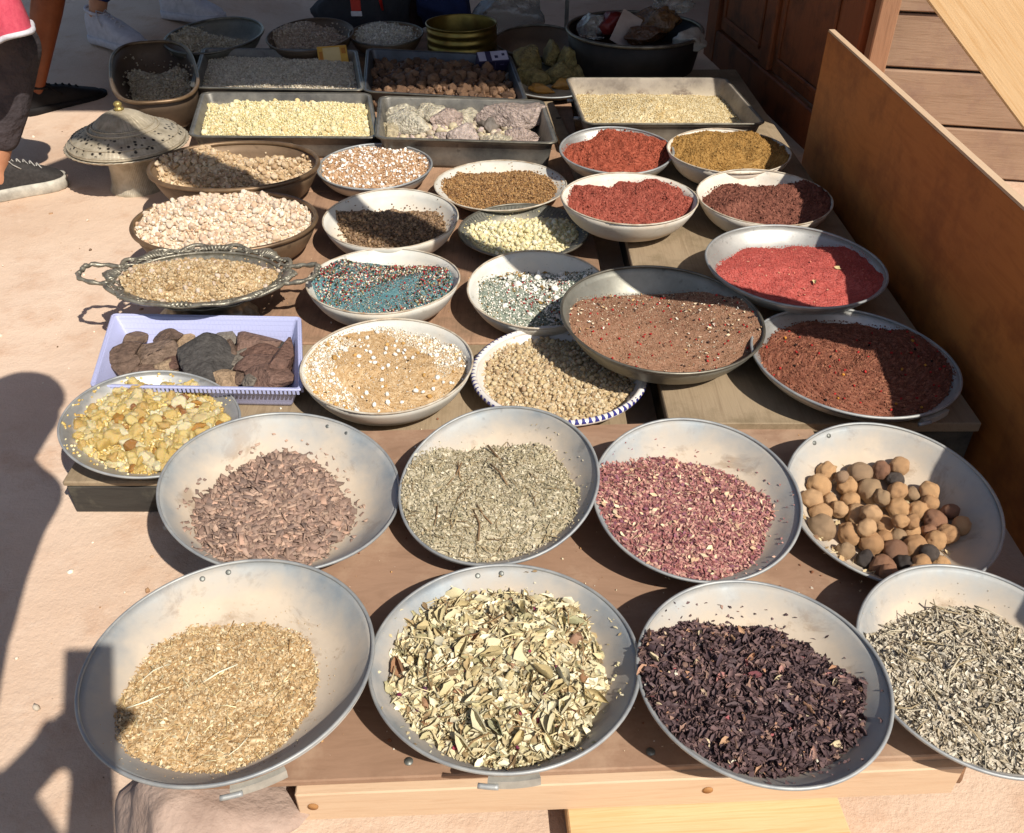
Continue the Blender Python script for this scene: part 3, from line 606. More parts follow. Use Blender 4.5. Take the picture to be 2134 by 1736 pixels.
# dried limes, each its own thing
LIMES = [(965, 310, 58, 0), (920, 390, 68, 0), (880, 473, 60, 0), (1083, 393, 62, 0), (1165, 320, 72, 1), (1287, 300, 55, 2), (1400, 275, 58, 0), (1220, 420, 72, 1), (1380, 428, 60, 0), (985, 480, 48, 0), (1105, 475, 55, 0), (1035, 530, 52, 0), (1140, 560, 68, 0), (1225, 555, 60, 0), (1295, 460, 48, 1), (1390, 525, 60, 0), (935, 560, 62, 0), (940, 640, 75, 1), (1095, 680, 68, 0), (1230, 728, 68, 0), (1305, 625, 58, 0), (1200, 640, 55, 0), (1370, 775, 68, 2), (1465, 655, 58, 0), (1385, 690, 48, 1), (1490, 760, 72, 0), (1115, 840, 62, 0), (1190, 825, 50, 3), (1075, 775, 50, 1), (1295, 865, 68, 2), (1425, 860, 55, 3), (1575, 790, 50, 3), (1535, 855, 55, 0), (1500, 540, 58, 0), (1570, 425, 60, 0), (1575, 500, 52, 0), (1605, 600, 65, 2), (1680, 675, 62, 0), (1755, 625, 55, 0), (1615, 715, 58, 0), (1565, 660, 45, 2), (1700, 545, 48, 2), (1640, 850, 50, 0), (1370, 355, 50, 3), (1055, 335, 40, 1), (1470, 440, 45, 1), (1310, 700, 45, 0), (1465, 600, 45, 0), (1255, 900, 55, 3), (1340, 910, 55, 2), (1160, 890, 45, 1), (1500, 905, 50, 0), (1400, 600, 45, 0)]
def lime_mesh(seed, mat):
    V, F = ICO[3]; V = V.copy(); n = SN(seed, 2.4); n2 = SN(seed+1, 6); r = 1+.085*n(V)+.04*n2(V)+.018*SN(seed+2, 15)(V)-.022*np.abs(SN(seed+3, 5)(V))-.16*np.exp(-((1-V[:, 2])*16))+.16*np.exp(-((1+V[:, 2])*22)); return mesh(V*r[:, None]*np.array([1.02, .96, 1.04])*1.05, F, mat)
LM = [randmat('tan_lime_skin', ['cfa374', 'c2966a', 'd6ae82', 'b98e64'], .6, .35, 0, 90, .5, .007, .25), randmat('grey_lime_skin', ['b0926f', 'a88b6c', 'a3856a'], .65, .3, 0, 90, .5, .007, .25), randmat('brown_lime_skin', ['906850', '9e7458', '80604c'], .6, .35, 0, 90, .5, .007, .25), randmat('black_lime_skin', ['4a423e', '3b3430', '5a5049'], .6, .35, 0, 90, .5, .007, .25)]
LMM = [[lime_mesh(400+k*10+i, LM[k]) for i in range(3)] for k in range(4)]
LL = ['pale tan dried lime in the lime pan', 'grey brown dusty dried lime in the lime pan', 'brown shrivelled dried lime in the lime pan', 'blackish dried lime in the lime pan']
done = []
for (x, y, r, k) in LIMES:
    px, py = 1383.8+x*.3515, 875.3+y*.3515; rad = r*.3515*float(np.linalg.norm(p8.c-CAM))/FOC*.88
    if np.hypot(*local_hit(p8, px, py, rad)[:2]) > p8.R*.97-rad*.8: continue
    for lift in np.arange(0, .09, .002):
        P = local_hit(p8, px, py, rad+lift); rest = zb(p8, P[0], P[1])
        if P[2]-rad*.9 < rest-.001 and lift < .085: continue
        if all(np.linalg.norm(P-q) > (rad+s)*.86 for q, s in done): break
    if np.hypot(P[0], P[1]) > p8.R*.97-rad*.6: continue
    done.append((P, rad)); o = obj('dried_lime', random.choice(LMM[k])); o.matrix_world = p8.mw @ Matrix.Translation(P) @ Matrix(rots(1)[0].tolist()).to_4x4() @ Matrix.Diagonal((rad, rad, rad, 1))
    lk = LL[k]; side = 'left' if x < 1130 else 'right' if x > 1450 else 'middle'; row = 'far' if y < 400 else 'near' if y > 700 else 'centre'
    place = {'far': {'left': 'at the far left', 'middle': 'at the far side', 'right': 'at the far right'}, 'centre': {'left': 'on the left', 'middle': 'in the middle', 'right': 'in the shade on the right'}, 'near': {'left': 'at the near left', 'middle': 'at the near side', 'right': 'at the near right'}}[row][side]
    tag(o, f'{("larger " if r > 62 else "smaller " if r < 50 else "")}{lk} {place}', 'dried lime', 'dried limes in the pan by the panel')
Hl = surface(p8, (1670, 2000, 960, 1232), .003, .15, 8)
P = heap_points(p8, Hl, 260, 1.0); P[:, 2] = zb(p8, P[:, 0], P[:, 1])+.002; V, F, C = merge([scatter(FLK, P[:150], RNG.uniform(.006, .018, 150), [('d6bf94', 2), ('b99a70', 2), ('8a6b50', 1)], .4), scatter(STK, P[150:], RNG.uniform(.008, .025, len(P)-150), [('dcc79c', 2), ('a58660', 1)], .2)])
o = obj('leaf_litter', mesh(V, F, M['leafm'], False, col=C)); o.matrix_world = p8.mw; tag(o, 'dry leaf crumbs and straws under the dried limes', 'litter', kind='stuff')
# ------------------------------------------------------------------ left side: resin plate, purple tray, filigree platter, bronze bowls
r9 = dish('metal_plate', 'round aluminium plate of amber yellow resin at the front left', 'plate', (123, 499, 775, 994), Z_LEFT, .24, 'pan', M['alu2'], M['rim'], sk=30)
AMB = [('d6b870', 4), ('caa85e', 4), ('e0c88c', 3), ('be9a58', 2), ('e8d8aa', 2)]
ambm = []
for nm, hx in (('amber_resin', ['d6b872', 'ccac62', 'dec684', 'c6a462']), ('pale_amber', ['e0cd9c', 'd6c08a', 'e8dab2']), ('brown_amber', ['9c6a3c', '8a5a34', 'b8863e'])):
    b = NB(nm); oi = b.n('ObjectInfo'); k = len(hx); c = b.ramp(oi.outputs['Random'], [((i+.5)/k, lin(h, 1)) for i, h in enumerate(hx)])
    b.set(color=c, rough=.3, spec=.5, sss=.4, trans=.3); b.b.inputs['Subsurface Radius'].default_value = (.012, .007, .002); b.b.inputs['Subsurface Scale'].default_value = 1; b.bump(b.noise(90, 4), .5, .003)
    ambm += lumps(b.m, 5, 2, 7, .16, (1, .85, .6), 500+len(ambm)*7, True, 4)*(8 if nm == 'amber_resin' else 6 if nm == 'pale_amber' else 1)
heap('resin_heap', 'shiny amber yellow resin lumps in the plate at the front left', 'resin', r9, surface(r9, (160, 472, 800, 985), .022, .3, 9, .05, .004), AMB,
     [(LMP0, 2600, .005, .012, AMB, None, .2, 1.0)], M['crystal'], 30, 70, .002, pieces=('lump', ambm, 230, .018, .040, None, .06, .97))
# purple plastic tray
def tray(name, label, cat, corners, zr, depth, wall, mat, rimmat, corner=.03, lip=.012, floor_in=.02, n=7, group=None, stub=False, dust=1.0):
    """rectangular dish with rounded corners; corners = picture points of the outer rim TL, TR, BR, BL"""
    P = np.array([ray(x, y, zr) for x, y in corners]); c = P.mean(0); w = (np.linalg.norm(P[1]-P[0])+np.linalg.norm(P[2]-P[3]))/2; ed = ((P[0]-P[3])+(P[1]-P[2]))/2
    e = (P[1]-P[0])+(P[2]-P[3]); yaw = math.atan2(e[1], e[0]); cyw, syw = math.cos(yaw), math.sin(yaw); h = -ed[0]*syw+ed[1]*cyw; D = Dish(); D.k = (ed[0]*cyw+ed[1]*syw)/h; D.w, D.h, D.d = w, h, depth   # k: slight skew of the battered tray
    D.mw = Matrix.Translation((c[0], c[1], zr-depth)) @ Matrix.Rotation(yaw, 4, 'Z'); D.RM = np.array(D.mw.to_3x3()); D.c = np.array(D.mw.translation)
    root = empty(name, mw=D.mw); tag(root, label, cat, group); D.root = root
    def loop(ww, hh, r, z):
        o = []
        for k, (sx, sy) in enumerate(((1, 1), (-1, 1), (-1, -1), (1, -1))):
            for t_ in np.linspace(0, math.pi/2, n): a = t_+k*math.pi/2; o.append((sx*(ww/2-r)+r*math.cos(a), sy*(hh/2-r)+r*math.sin(a), z))
        return o
    sec = [(w, h, corner, depth-.001), (w, h, corner, depth+.002), (w-2*lip, h-2*lip, corner*.85, depth+.002), (w-2*lip-.002, h-2*lip-.002, corner*.85, depth-.001)]
    for f in (.75, .4, .12, .03, 0): sec.append((w-2*lip-2*floor_in*(1-f)-.004, h-2*lip-2*floor_in*(1-f)-.004, corner*.7, depth*f+.002))
    sec.append((.02, .02, .008, .002)); sec2 = [(.02, .02, .008, 0)]
    for f in (0, .1, .5, .9): sec2.append((w-2*lip-2*floor_in*(1-f), h-2*lip-2*floor_in*(1-f), corner*.75, (depth-.004)*f))
    sec2.append((w-.002, h-.002, corner, depth-.004)); L = [loop(*q) for q in sec+sec2]; m = len(L[0]); V = np.array([p for l in L for p in l]); k = len(L)
    i, j = np.meshgrid(np.arange(k), np.arange(m), indexing='ij'); F = np.stack([i*m+j, ((i+1) % k)*m+j, ((i+1) % k)*m+(j+1) % m, i*m+(j+1) % m], -1).reshape(-1, 4)
    du = np.repeat(np.array([.15]*4+[.3, .55, .8, .9, 1, 1]+[.2]*len(sec2)), m)*dust
    V[:, 0] += D.k*V[:, 1]; obj('body', mesh(V, F, mat, False, dust=du), root)
    a = np.array(loop(w, h, corner, depth+.0005)); a[:, 0] += D.k*a[:, 1]; V, F = tube(a, .0032, 6, True); obj('rim', mesh(V, F, rimmat), root)
    D.iw, D.ih = w/2-lip-floor_in*.6, h/2-lip-floor_in*.6
    return D
b = NB('lilac_plastic'); wv = b.n('TexBrick'); wv.inputs['Scale'].default_value = 55; wv.inputs['Mortar Size'].default_value = .03; b.l(b.co((1, 1, 1), False), wv.inputs['Vector'])
wv.inputs['Color1'].default_value = (1, 1, 1, 1); wv.inputs['Color2'].default_value = (.8, .8, .8, 1); wv.inputs['Mortar'].default_value = (0, 0, 0, 1)
b.set(color=lin('b9bce0'), rough=.45, spec=.35); b.bump(wv.outputs['Color'], .6, .002); LIL = b.m
pt = tray('plastic_tray', 'lilac woven pattern plastic tray full of stones', 'tray', [(233, 655), (628, 664), (626, 812), (193, 806)], Z_LEFT+.062, .06, .02, LIL, LIL, .008, .006, .022, 3)
# ribs round the rim of the tray
for (x0, y0, x1, y1) in ((-pt.w/2, -pt.h/2, pt.w/2, -pt.h/2), (-pt.w/2, pt.h/2, pt.w/2, pt.h/2), (-pt.w/2, -pt.h/2, -pt.w/2, pt.h/2), (pt.w/2, -pt.h/2, pt.w/2, pt.h/2)):
    n = int(math.hypot(x1-x0, y1-y0)/.0085); parts = []
    for i in range(1, n):
        x, y = x0+(x1-x0)*i/n, y0+(y1-y0)*i/n; parts.append(box((x, y, .0565), (.0052, .0052, .0115) if True else 0))
    V, F = join(parts); V[:, 0] += pt.k*V[:, 1]; tag(obj('ribbed_edge', mesh(V, F, LIL, False), pt.root), kind='stuff')
STN = [randmat('brown_stone', ['7a6354', '6d584a', '86705f'], .75, .3, 0, 120, 1.0, .007, .5), randmat('charcoal_stone', ['504c48', '45423f', '5a5652'], .7, .3, 0, 100, 1.0, .007, .5), randmat('reddish_stone', ['76594c', '6c5046', '826658'], .7, .3, 0, 120, 1.0, .007, .5), randmat('beige_stone', ['b39a7c', 'a48a6e', 'c2a88a'], .8, .25, 0, 120, 1.0, .007, .4), randmat('grey_stone', ['7d7468', '736a5f', '8a8073'], .75, .3, 0, 120, 1.0, .007, .45)]
SL = ['brown stone', 'charcoal grey stone', 'reddish brown stone', 'beige stone', 'grey stone']
ROCKS = [(600, 425, 130, 38, 0, 'long flat', 'at the front left'), (490, 410, 58, 52, 0, 'smooth rounded', 'at the near left corner'), (1390, 465, 105, 52, 2, 'blocky', 'at the front right corner'), (1210, 450, 80, 50, 0, 'blocky', 'in the front middle'), (1085, 462, 72, 45, 3, 'rough', 'at the front in the middle'), (1250, 482, 36, 30, 4, 'little pointed', 'at the very front'), (820, 380, 58, 46, 2, 'small', 'left of the charcoal slab'), (750, 402, 52, 36, 3, 'small pinkish', 'left of the charcoal slab'), (500, 325, 56, 66, 0, 'tall rounded', 'by the left wall'), (670, 325, 118, 76, 0, 'big rectangular', 'on the left side'), (545, 235, 52, 42, 0, 'egg shaped', 'in the far left corner'), (765, 238, 72, 38, 0, 'flat', 'against the far wall'), (860, 250, 56, 46, 3, 'rounded', 'against the far wall'), (1075, 238, 82, 42, 4, 'flat', 'against the far wall'), (1110, 288, 52, 36, 0, 'small', 'right of the charcoal slab'), (1175, 350, 84, 52, 4, 'wedge shaped', 'right of the charcoal slab'), (1290, 262, 128, 52, 2, 'long slab like', 'at the far right'), (1320, 302, 82, 40, 2, 'flat', 'in front of the far right slab'), (1435, 290, 42, 36, 1, 'small dark', 'by the right wall'), (1440, 390, 52, 90, 2, 'upright', 'by the right wall'), (1320, 385, 108, 46, 2, 'flat white spotted', 'on the right side'), (965, 335, 135, 118, 1, 'big angular', 'lying on top in the middle')]
for i, (x, y, rx, ry, k, look, where) in enumerate(ROCKS):
    px, py = 83.4+x*.3515, 625.2+y*.3515; zz = .018+(.022 if rx > 130 and ry > 100 else 0)+.006*(i % 3); P = local_hit(pt, px, py, zz); s = np.linalg.norm(pt.c-CAM)/FOC*.3515
    V, F = rock(700+i*3, 3, 15, .025, (rx*s*1.75, ry*s*2.4, min(.04, max(.02, ry*s*1.2))), (.40, .80), 3.5)
    lx = pt.w/2-.024-rx*s*.8; ly = pt.h/2-.024-ry*s*.8; P[1] = np.clip(P[1], -ly, ly); P[0] = np.clip(P[0]-pt.k*P[1], -lx, lx)+pt.k*P[1]
    o = obj('stone', mesh(V, F, STN[k], False)); o.matrix_world = pt.mw @ Matrix.Translation((P[0], P[1], P[2])) @ Matrix.Rotation(random.uniform(-.35, .35), 4, 'Z') @ Matrix.Rotation(random.uniform(-.12, .25), 4, 'X')
    tag(o, f'{look} {SL[k]} {where} of the lilac tray', 'stone', 'stones in the lilac tray')
# filigree platter
def platter():
    bb = (222, 609, 516, 641); v = fit(*bb, Z_LEFT+.112, None, True); R, ay = v[2], v[3]; D = Dish(); D.R, D.ay, D.d = R*.86, ay, .03
    D.mw = Matrix.Translation((v[0], v[1], Z_LEFT+.078)); D.RM = np.eye(3); D.c = np.array(D.mw.translation)
    rr = np.linspace(0, 1, 20); D.pr = rr*D.R; D.pz = D.d*np.clip((rr-.6)/.4, 0, 1)**1.6
    root = empty('filigree_platter', mw=D.mw); tag(root, 'oval tarnished silver platter with pierced scalloped rim and two handles', 'platter')
    prof = np.concatenate([np.c_[D.pr, D.pz], np.c_[D.pr+.001, D.pz-.003][::-1]]); prof[:, 0] = np.maximum(prof[:, 0], 1e-4)
    V, F = lathe(prof, 96, 1, ay); obj('bowl', mesh(V, F, M['silver'], dust=np.full(len(V), .4)), root)
    V, F = lathe([(.001, -.078), (R*.56, -.0775), (R*.55, -.068), (R*.46, -.050), (R*.44, -.030), (R*.55, -.012), (R*.72, .002), (R*.7, .0035), (.001, -.004)], 80, 1, ay, wob=lambda a: 1+.02*np.cos(14*a)); obj('foot', mesh(V, F, M['silver']), root)
    E_ = lambda a, r, z: np.array([math.cos(a)*R*r*(1+.028*math.cos(14*a)*(r > .95)), math.sin(a)*R*ay*r*(1+.028*math.cos(14*a)*(r > .95)), z])
    parts = []
    N = 112; aa = np.linspace(0, 2*np.pi, N, endpoint=False)
    parts.append(tube([E_(a, 1.0, .037+.004*math.cos(14*a)) for a in aa], .0052, 6, True)); parts.append(tube([E_(a, .865, .0305) for a in aa], .0042, 6, True)); parts.append(tube([E_(a, .935, .0335+.001*math.cos(28*a)) for a in aa], .0034, 5, True))
    for k in range(56):
        a0 = k*2*np.pi/56; da = 2*np.pi/56; s = 1 if k % 2 else -1
        parts.append(tube([E_(a0+da*(.5+.42*s*math.sin(t_*6.28)), .868+.125*t_, .0305+.007*t_+.002*math.sin(t_*3.14)) for t_ in np.linspace(0, 1, 9)], .0034, 5))
        c0 = E_(a0+da*.5, .965, .0365); parts.append(tube([c0+np.array([math.cos(u)*.0045*(1-u/14), math.sin(u)*.0045*(1-u/14), .001]) for u in np.linspace(0, 8, 10)], .0026, 4))
    V, F = join(parts); obj('pierced_rim', mesh(V, F, M['silver']), root)
    for a0 in (math.pi/2, -math.pi/2, 0, math.pi, .8, -.8, math.pi-.8, math.pi+.8):   # shell ornaments
        parts = [tube([E_(a0+k*.035, .90, .034), E_(a0+k*.045, .97, .041-.0008*abs(k)), E_(a0+k*.052, 1.04-.008*abs(k), .039)], [.0028, .0058, .0034], 5) for k in range(-3, 4)]; V, F = join(parts); obj('shell_ornament', mesh(V, F, M['silver']), root)
    for sg in (-1, 1):
        w = .088*R/.19; x0 = sg*R*.99; pts = [(x0-sg*.012, -.040, .036), (x0+sg*.018, -.044, .039), (x0+sg*w*.55, -.036, .045), (x0+sg*w*.66, -.018, .048), (x0+sg*w*.62, 0, .049), (x0+sg*w*.66, .018, .048), (x0+sg*w*.55, .036, .045), (x0+sg*.018, .044, .039), (x0-sg*.012, .040, .036)]
        pts = np.array(pts)*np.array([1, 1.0, 1]); t_ = np.linspace(0, 1, 41); P = np.stack([np.interp(t_, np.linspace(0, 1, 9), pts[:, i]) for i in range(3)], -1); P[:, 2] += .0012*np.sin(t_*60)
        V, F = tube(P, .0056+.0012*np.sin(t_*50), 7); h_ = obj('handle', mesh(V, F, M['silver']), root)
        parts = [rock(900+k, 1, 3, .15, (.006, .006, .005)) for k in range(4)]; parts = [(np.asarray(v_)+pts[q], f_) for (v_, f_), q in zip(parts, (1, 3, 5, 7))]; V, F = join(parts); obj('scroll', mesh(V, F, M['silver']), h_)
    D.p = None; D.root = root; return D
fp = platter()
BEI = [('c2a67e', 5), ('b0936a', 4), ('d3bd98', 3), ('96784f', 2)]
heap('resin_heap', 'beige brown gritty resin heaped in the filigree platter', 'resin', fp, surface(fp, (246, 586, 534, 636), .046, .9, 12, .03, .003), BEI, [(LMP0, 4200, .004, .010, BEI, None, .2, 1.0)], M['crystal'], 30, 80, .002,
     pieces=('lump', lumps(randmat('beige_resin', ['c4a880', 'b59870', 'd2bc98', 'a3855e', 'd8c4b0'], .55, .35, .2, 150, .5, .001), 6, 2, 5, .1, (1, .85, .7), 560), 210, .010, .017, None, .2, .97))
bz1 = dish('bronze_bowl', 'oval brown bronze bowl of pinkish white pebbles, nearer of the two', 'bowl', (276, 657, 402, 528), Z_LEFT, .38, 'tub', M['bronze'], M['rim_bronze'], .006, None, True)
PIN = [('d8c2a6', 5), ('e4d4bc', 4), ('ccb090', 3), ('c4a080', 2), ('ebe0ce', 2)]
pebm = lumps(randmat('pink_white_resin', ['e0ccb2', 'd6ba9c', 'e9dcc8', 'cfac8c', 'e2ceb8', 'dac4ac'], .6, .3, .2, 100, .4, .001, .25), 8, 2, 7, .12, (1, .88, .75), 600, True, 4)
heap('pebble_heap', 'pinkish white resin pebbles filling the nearer bronze bowl', 'resin', bz1, surface(bz1, (286, 648, 416, 524), .042, .62, 13, .02, .004), PIN, [(LMP, 2400, .006, .013, PIN, None, .2, 1.0)], M['crystal'], 30, 80, .002, pieces=('pebble', pebm, 290, .012, .026, None, .25, .98))
bz2 = dish('bronze_bowl', 'oval brown bronze bowl of beige lumps behind the nearer bronze bowl', 'bowl', (312, 661, 297, 398), Z_LEFT, .40, 'tub', M['bronze'], M['rim_bronze'], .007, None, True)
BE2 = [('cbb08c', 5), ('b99c76', 4), ('dcc6a4', 3), ('a4855f', 2)]
heap('lump_heap', 'beige resin lumps heaped in the farther bronze bowl', 'resin', bz2, surface(bz2, (328, 648, 330, 396), .034, .5, 14, .02, .004), BE2, [(LMP, 1800, .007, .014, BE2, None, .2, 1.0)], M['crystal'], 30, 80, .002,
     pieces=('lump', lumps(randmat('tan_resin', ['cdb28e', 'bd9f78', 'dcc6a6', 'b39672'], .6, .3, .2, 100, .4, .001, .25), 6, 2, 7, .12, (1, .85, .75), 640, True, 4), 220, .016, .027, None, .25, .97))
# ------------------------------------------------------------------ middle bowls
BD = .45
b10 = dish('enamel_bowl', 'cream bowl of sandy white powder in front, right of the lilac tray', 'bowl', (627, 984, 666, 861), Z_LEFT, BD, 'bowl', M['enamel'], M['rim_enamel'], .0022)
SND = [('b8966a', 5), ('c4a47a', 4), ('d2b892', 3), ('ece2d0', 3), ('a8854f', 1)]
heap('powder_heap', 'sandy beige powder with white flakes filling the cream bowl', 'spice', b10, surface(b10, (640, 970, 694, 855), .012, .66, 15, .02, .0015), SND[:3], [(OCT, 9000, .0012, .003, SND[:3], None, .2, 1.0), (OCT, 2500, .0015, .005, SND, None, .25, 1.0), (LMP0, 1500, .002, .009, [('efe6d2', 3), ('f4eee2', 2), ('cfae78', 1)], None, .2, 1.0, 8, .1, .6), (OCT, 9000, .0015, .0045, [('efe6d2', 2), ('e2d4ba', 2)], None, .25, 1.0, 8, -.1, .62), (LMP0, 120, .008, .015, [('f2ecdf', 3), ('c59a5c', 1)], None, .2, 1.0), (OCT, 14, .005, .008, [('4a3a30', 1)], None, .4, .9)], M['powder'], 50, 130, .0005)
b11 = dish('painted_plate', 'white ceramic dish with blue zigzag rim full of beige lumps', 'dish', (990, 1340, 687, 880), Z_LEFT, .26, 'bowl', plain('white_glaze', 'e6e0d8', 'd2c3b4', 6, .25, 0, .1, .001, 40, .5), plain('white_glaze_rim', 'ece7e0', 'd8d0c6', 20, .25, 0, .05, .001, 60, .5), .007)
N = 84; R, d = b11.R, b11.d; bl = plain('blue_glaze', '3a3a86', '2c2c66', 30, .3, 0, .05); parts = []
for k in range(N):   # painted zigzag: small blue triangles following the rolled rim
    a0 = 2*math.pi*k/N; da = .70*2*math.pi/N; q = []; fs = []
    for m_ in range(7):
        u = m_/6; ph = 2.25-u*2.3; hw_ = da/2*u; r_ = R+.0028+.0074*math.cos(ph); z_ = d+.0074*math.sin(ph); q += [(math.cos(a0-hw_)*r_, math.sin(a0-hw_)*r_, z_), (math.cos(a0+hw_)*r_, math.sin(a0+hw_)*r_, z_)]
    parts.append((np.array(q), [(2*m_, 2*m_+1, 2*m_+3, 2*m_+2) for m_ in range(6)]))
V, F = join(parts); tag(obj('painted_zigzag', mesh(V, F, bl, False), b11.root), kind='stuff')
LM1 = [('c8b08a', 5), ('b79c74', 4), ('d8c6a6', 3), ('a88a62', 1)]
heap('lump_heap', 'beige resin lumps in the blue and white dish', 'resin', b11, surface(b11, (1006, 1322, 712, 868), .016, .6, 16, .02, .003), LM1, [(LMP0, 3200, .005, .010, LM1, None, .2, 1.0)], M['crystal'], 30, 80, .002,
     pieces=('lump', lumps(randmat('wheat_resin', ['cab48e', 'bca27a', 'd8c6a4', 'c9b184', 'b49a78'], .6, .3, .2, 120, .4, .001, .25), 6, 2, 4, .1, (1, .85, .75), 680), 290, .009, .016, None, .25, .98))
b12 = dish('shallow_tin', 'wide shallow tin of brown powder speckled with red berries', 'tin', (1171, 1592, 556, 778), Z_RIGHT, .30, 'tin', M['tin'], M['rim_dark'], .0030, lift=.012, sk=-42)
BR1 = [('98725a', 6), ('8a664e', 4), ('a68068', 3)]
heap('powder_heap', 'smooth brown powder dotted with red and black berries in the wide tin', 'spice', b12, surface(b12, (1184, 1582, 600, 774), .006, .42, 17, .01, .0012, 3), BR1, [(OCT, 12000, .0012, .003, BR1+[('b89478', 1)], None, .2, 1.0), (OCT, 3500, .0016, .0036, [('c0a284', 3), ('5e4436', 3), ('dccab0', 2), ('8e4034', 1)], None, .3, 1.0), (LMP, 80, .0050, .0072, [('a8302c', 4), ('b84038', 2)], None, .35, .97), (LMP, 80, .0045, .0070, [('4c3a34', 1)], None, .35, .97, 3, -.2), (FLK, 420, .003, .009, [('dcc8a8', 3), ('efe4d0', 2), ('c9a070', 1)], .4, .4, .97, 3, .2)], M['powder'], 60, 140, 0, True)
b13 = dish('metal_bowl', 'wide aluminium bowl of dark brown red spice against the orange panel', 'bowl', (1567, 2002, 643, 870), Z_RIGHT, .26, 'bowl', M['alu2'], M['rim'], .003, sk=-78, handle=-60)
RB = [('84523f', 5), ('744636', 4), ('966450', 3), ('a87458', 1)]
heap('powder_heap', 'crumbly dark brown red spice in the bowl beside the orange panel', 'spice', b13, surface(b13, (1592, 1972, 672, 862), .014, .5, 18, .03, .0025), RB, [(OCT, 16000, .0014, .0036, RB, None, .2, 1.0), (LMP0, 1200, .003, .007, RB, None, .15, 1.0), (LMP, 46, .0055, .0075, [('b03430', 1)], None, .4, .95), (LMP, 16, .006, .008, [('2c2220', 1), ('c98a3a', 1)], None, .4, .95)], M['powder'], 60, 140, .0016)
b14 = dish('metal_bowl', 'aluminium bowl of bright coral red powder', 'bowl', (1472, 1849, 471, 641), Z_RIGHT, .27, 'bowl', M['alu2'], M['rim'], .003, sk=-46, lift=.028)
RD = [('c26056', 6), ('b6544c', 4), ('cc7066', 3)]
heap('powder_heap', 'bright coral red powder half in the shadow of the panel', 'spice', b14, surface(b14, (1504, 1828, 506, 637), .016, .5, 19, .04, .002, 2.5), RD, [(OCT, 13000, .0013, .0035, RD, None, .25, 1.0), (FLK, 120, .003, .008, [('d07a66', 2), ('e2b08c', 1)], .4, .4, .95), (LEAF, 2, .014, .018, [('e6cf98', 1)], .1, .2, .6)], M['powder'], 60, 140, 0, True)
WBL = dict(prof='bowl', mat=M['enamel_red'], rimmat=M['rim_enamel'], rim_r=.0022)
b15 = dish('enamel_bowl', 'white bowl of brick red spice in the middle of the right side', 'bowl', (1171, 1454, 361, 468), Z_RIGHT, BD, lift=.006, **WBL)
BK = [('9c5244', 5), ('8e473a', 4), ('ac6252', 3)]
heap('powder_heap', 'crumbly brick red spice in the white bowl nearer the middle', 'spice', b15, surface(b15, (1188, 1438, 388, 466), .030, .6, 20, .05, .005), BK, [(OCT, 14000, .0015, .0038, BK, None, .2, 1.0), (LMP0, 1300, .003, .0085, BK, None, .15, 1.0)], M['powder'], 50, 120, .002)
b16 = dish('enamel_bowl', 'white bowl of dark maroon brown spice next to the orange panel', 'bowl', (1453, 1735, 354, 470), Z_RIGHT, BD, **WBL)
DM = [('7e5042', 5), ('70453a', 4), ('8f5e4e', 3)]
heap('powder_heap', 'crumbly maroon brown spice half in shadow in the white bowl by the panel', 'spice', b16, surface(b16, (1460, 1728, 374, 478), .034, .62, 21, .05, .005), DM, [(OCT, 14000, .0015, .0038, DM, None, .2, 1.0), (LMP0, 1300, .003, .0085, DM, None, .15, 1.0)], M['powder'], 50, 120, .002)
b17 = dish('metal_bowl', 'grey metal bowl heaped with rust red spice, farthest of the red ones', 'bowl', (1168, 1403, 266, 362), Z_RIGHT, .36, 'bowl', M['alu2'], M['rim'], .0032)
BK2 = [('9c503c', 5), ('8e4634', 4), ('ae604a', 3)]
heap('powder_heap', 'rust red crumbly spice piled high in the far grey bowl', 'spice', b17, surface(b17, (1176, 1396, 280, 361), .036, .75, 22, .05, .005), BK2, [(OCT, 14000, .0015, .0038, BK2, None, .2, 1.0), (LMP0, 1300, .003, .0085, BK2, None, .15, 1.0)], M['powder'], 50, 120, .002)
b18 = dish('enamel_bowl', 'white bowl of mustard brown spice below the roasting pan', 'bowl', (1391, 1648, 269, 361), Z_RIGHT, BD, **WBL)
MU = [('a07a44', 5), ('8f6a38', 4), ('b08a52', 3)]
heap('powder_heap', 'mustard brown spice in the white bowl below the roasting pan', 'spice', b18, surface(b18, (1396, 1644, 281, 359), .034, .65, 23, .05, .005), MU, [(OCT, 14000, .0015, .0038, MU, None, .2, 1.0), (LMP0, 1300, .003, .0085, MU, None, .15, 1.0)], M['powder'], 50, 120, .002)
b19 = dish('enamel_plate', 'shallow white enamel plate of golden brown grains', 'plate', (906, 1180, 335, 438), Z_LEFT, .24, 'pan', M['enamel'], M['rim_enamel'], .0022)
GB = [('9a7448', 5), ('84603a', 4), ('b08a5a', 3), ('6d4e30', 2)]
heap('grain_heap', 'golden brown resin grains in the shallow white plate', 'resin', b19, surface(b19, (928, 1160, 358, 434), .014, .4, 24, .03, .003), GB, [(LMP0, 4200, .004, .009, GB, None, .25, 1.0)], M['crystal'], 30, 80, .002)
b20 = dish('metal_bowl', 'grey metal bowl of brown grit mixed with white crumbs', 'bowl', (662, 899, 301, 394), Z_LEFT, .36, 'bowl', M['alu2'], M['rim'], .0032)
WB = [('b08a66', 4), ('c4a07c', 4), ('98704e', 2), ('dcc6ac', 2)]
heap('grain_heap', 'brown grit with scattered white crumbs in the grey metal bowl', 'resin', b20, surface(b20, (670, 892, 314, 391), .020, .72, 25, .02, .002), WB, [(LMP0, 3000, .004, .008, WB, None, .25, 1.0), (LMP0, 420, .005, .013, [('efe6da', 1), ('f4eee6', 1)], None, .3, .97), (LMP, 14, .012, .02, [('efe6da', 1)], None, .2, .8)], M['grain'], 30, 80, .0015)
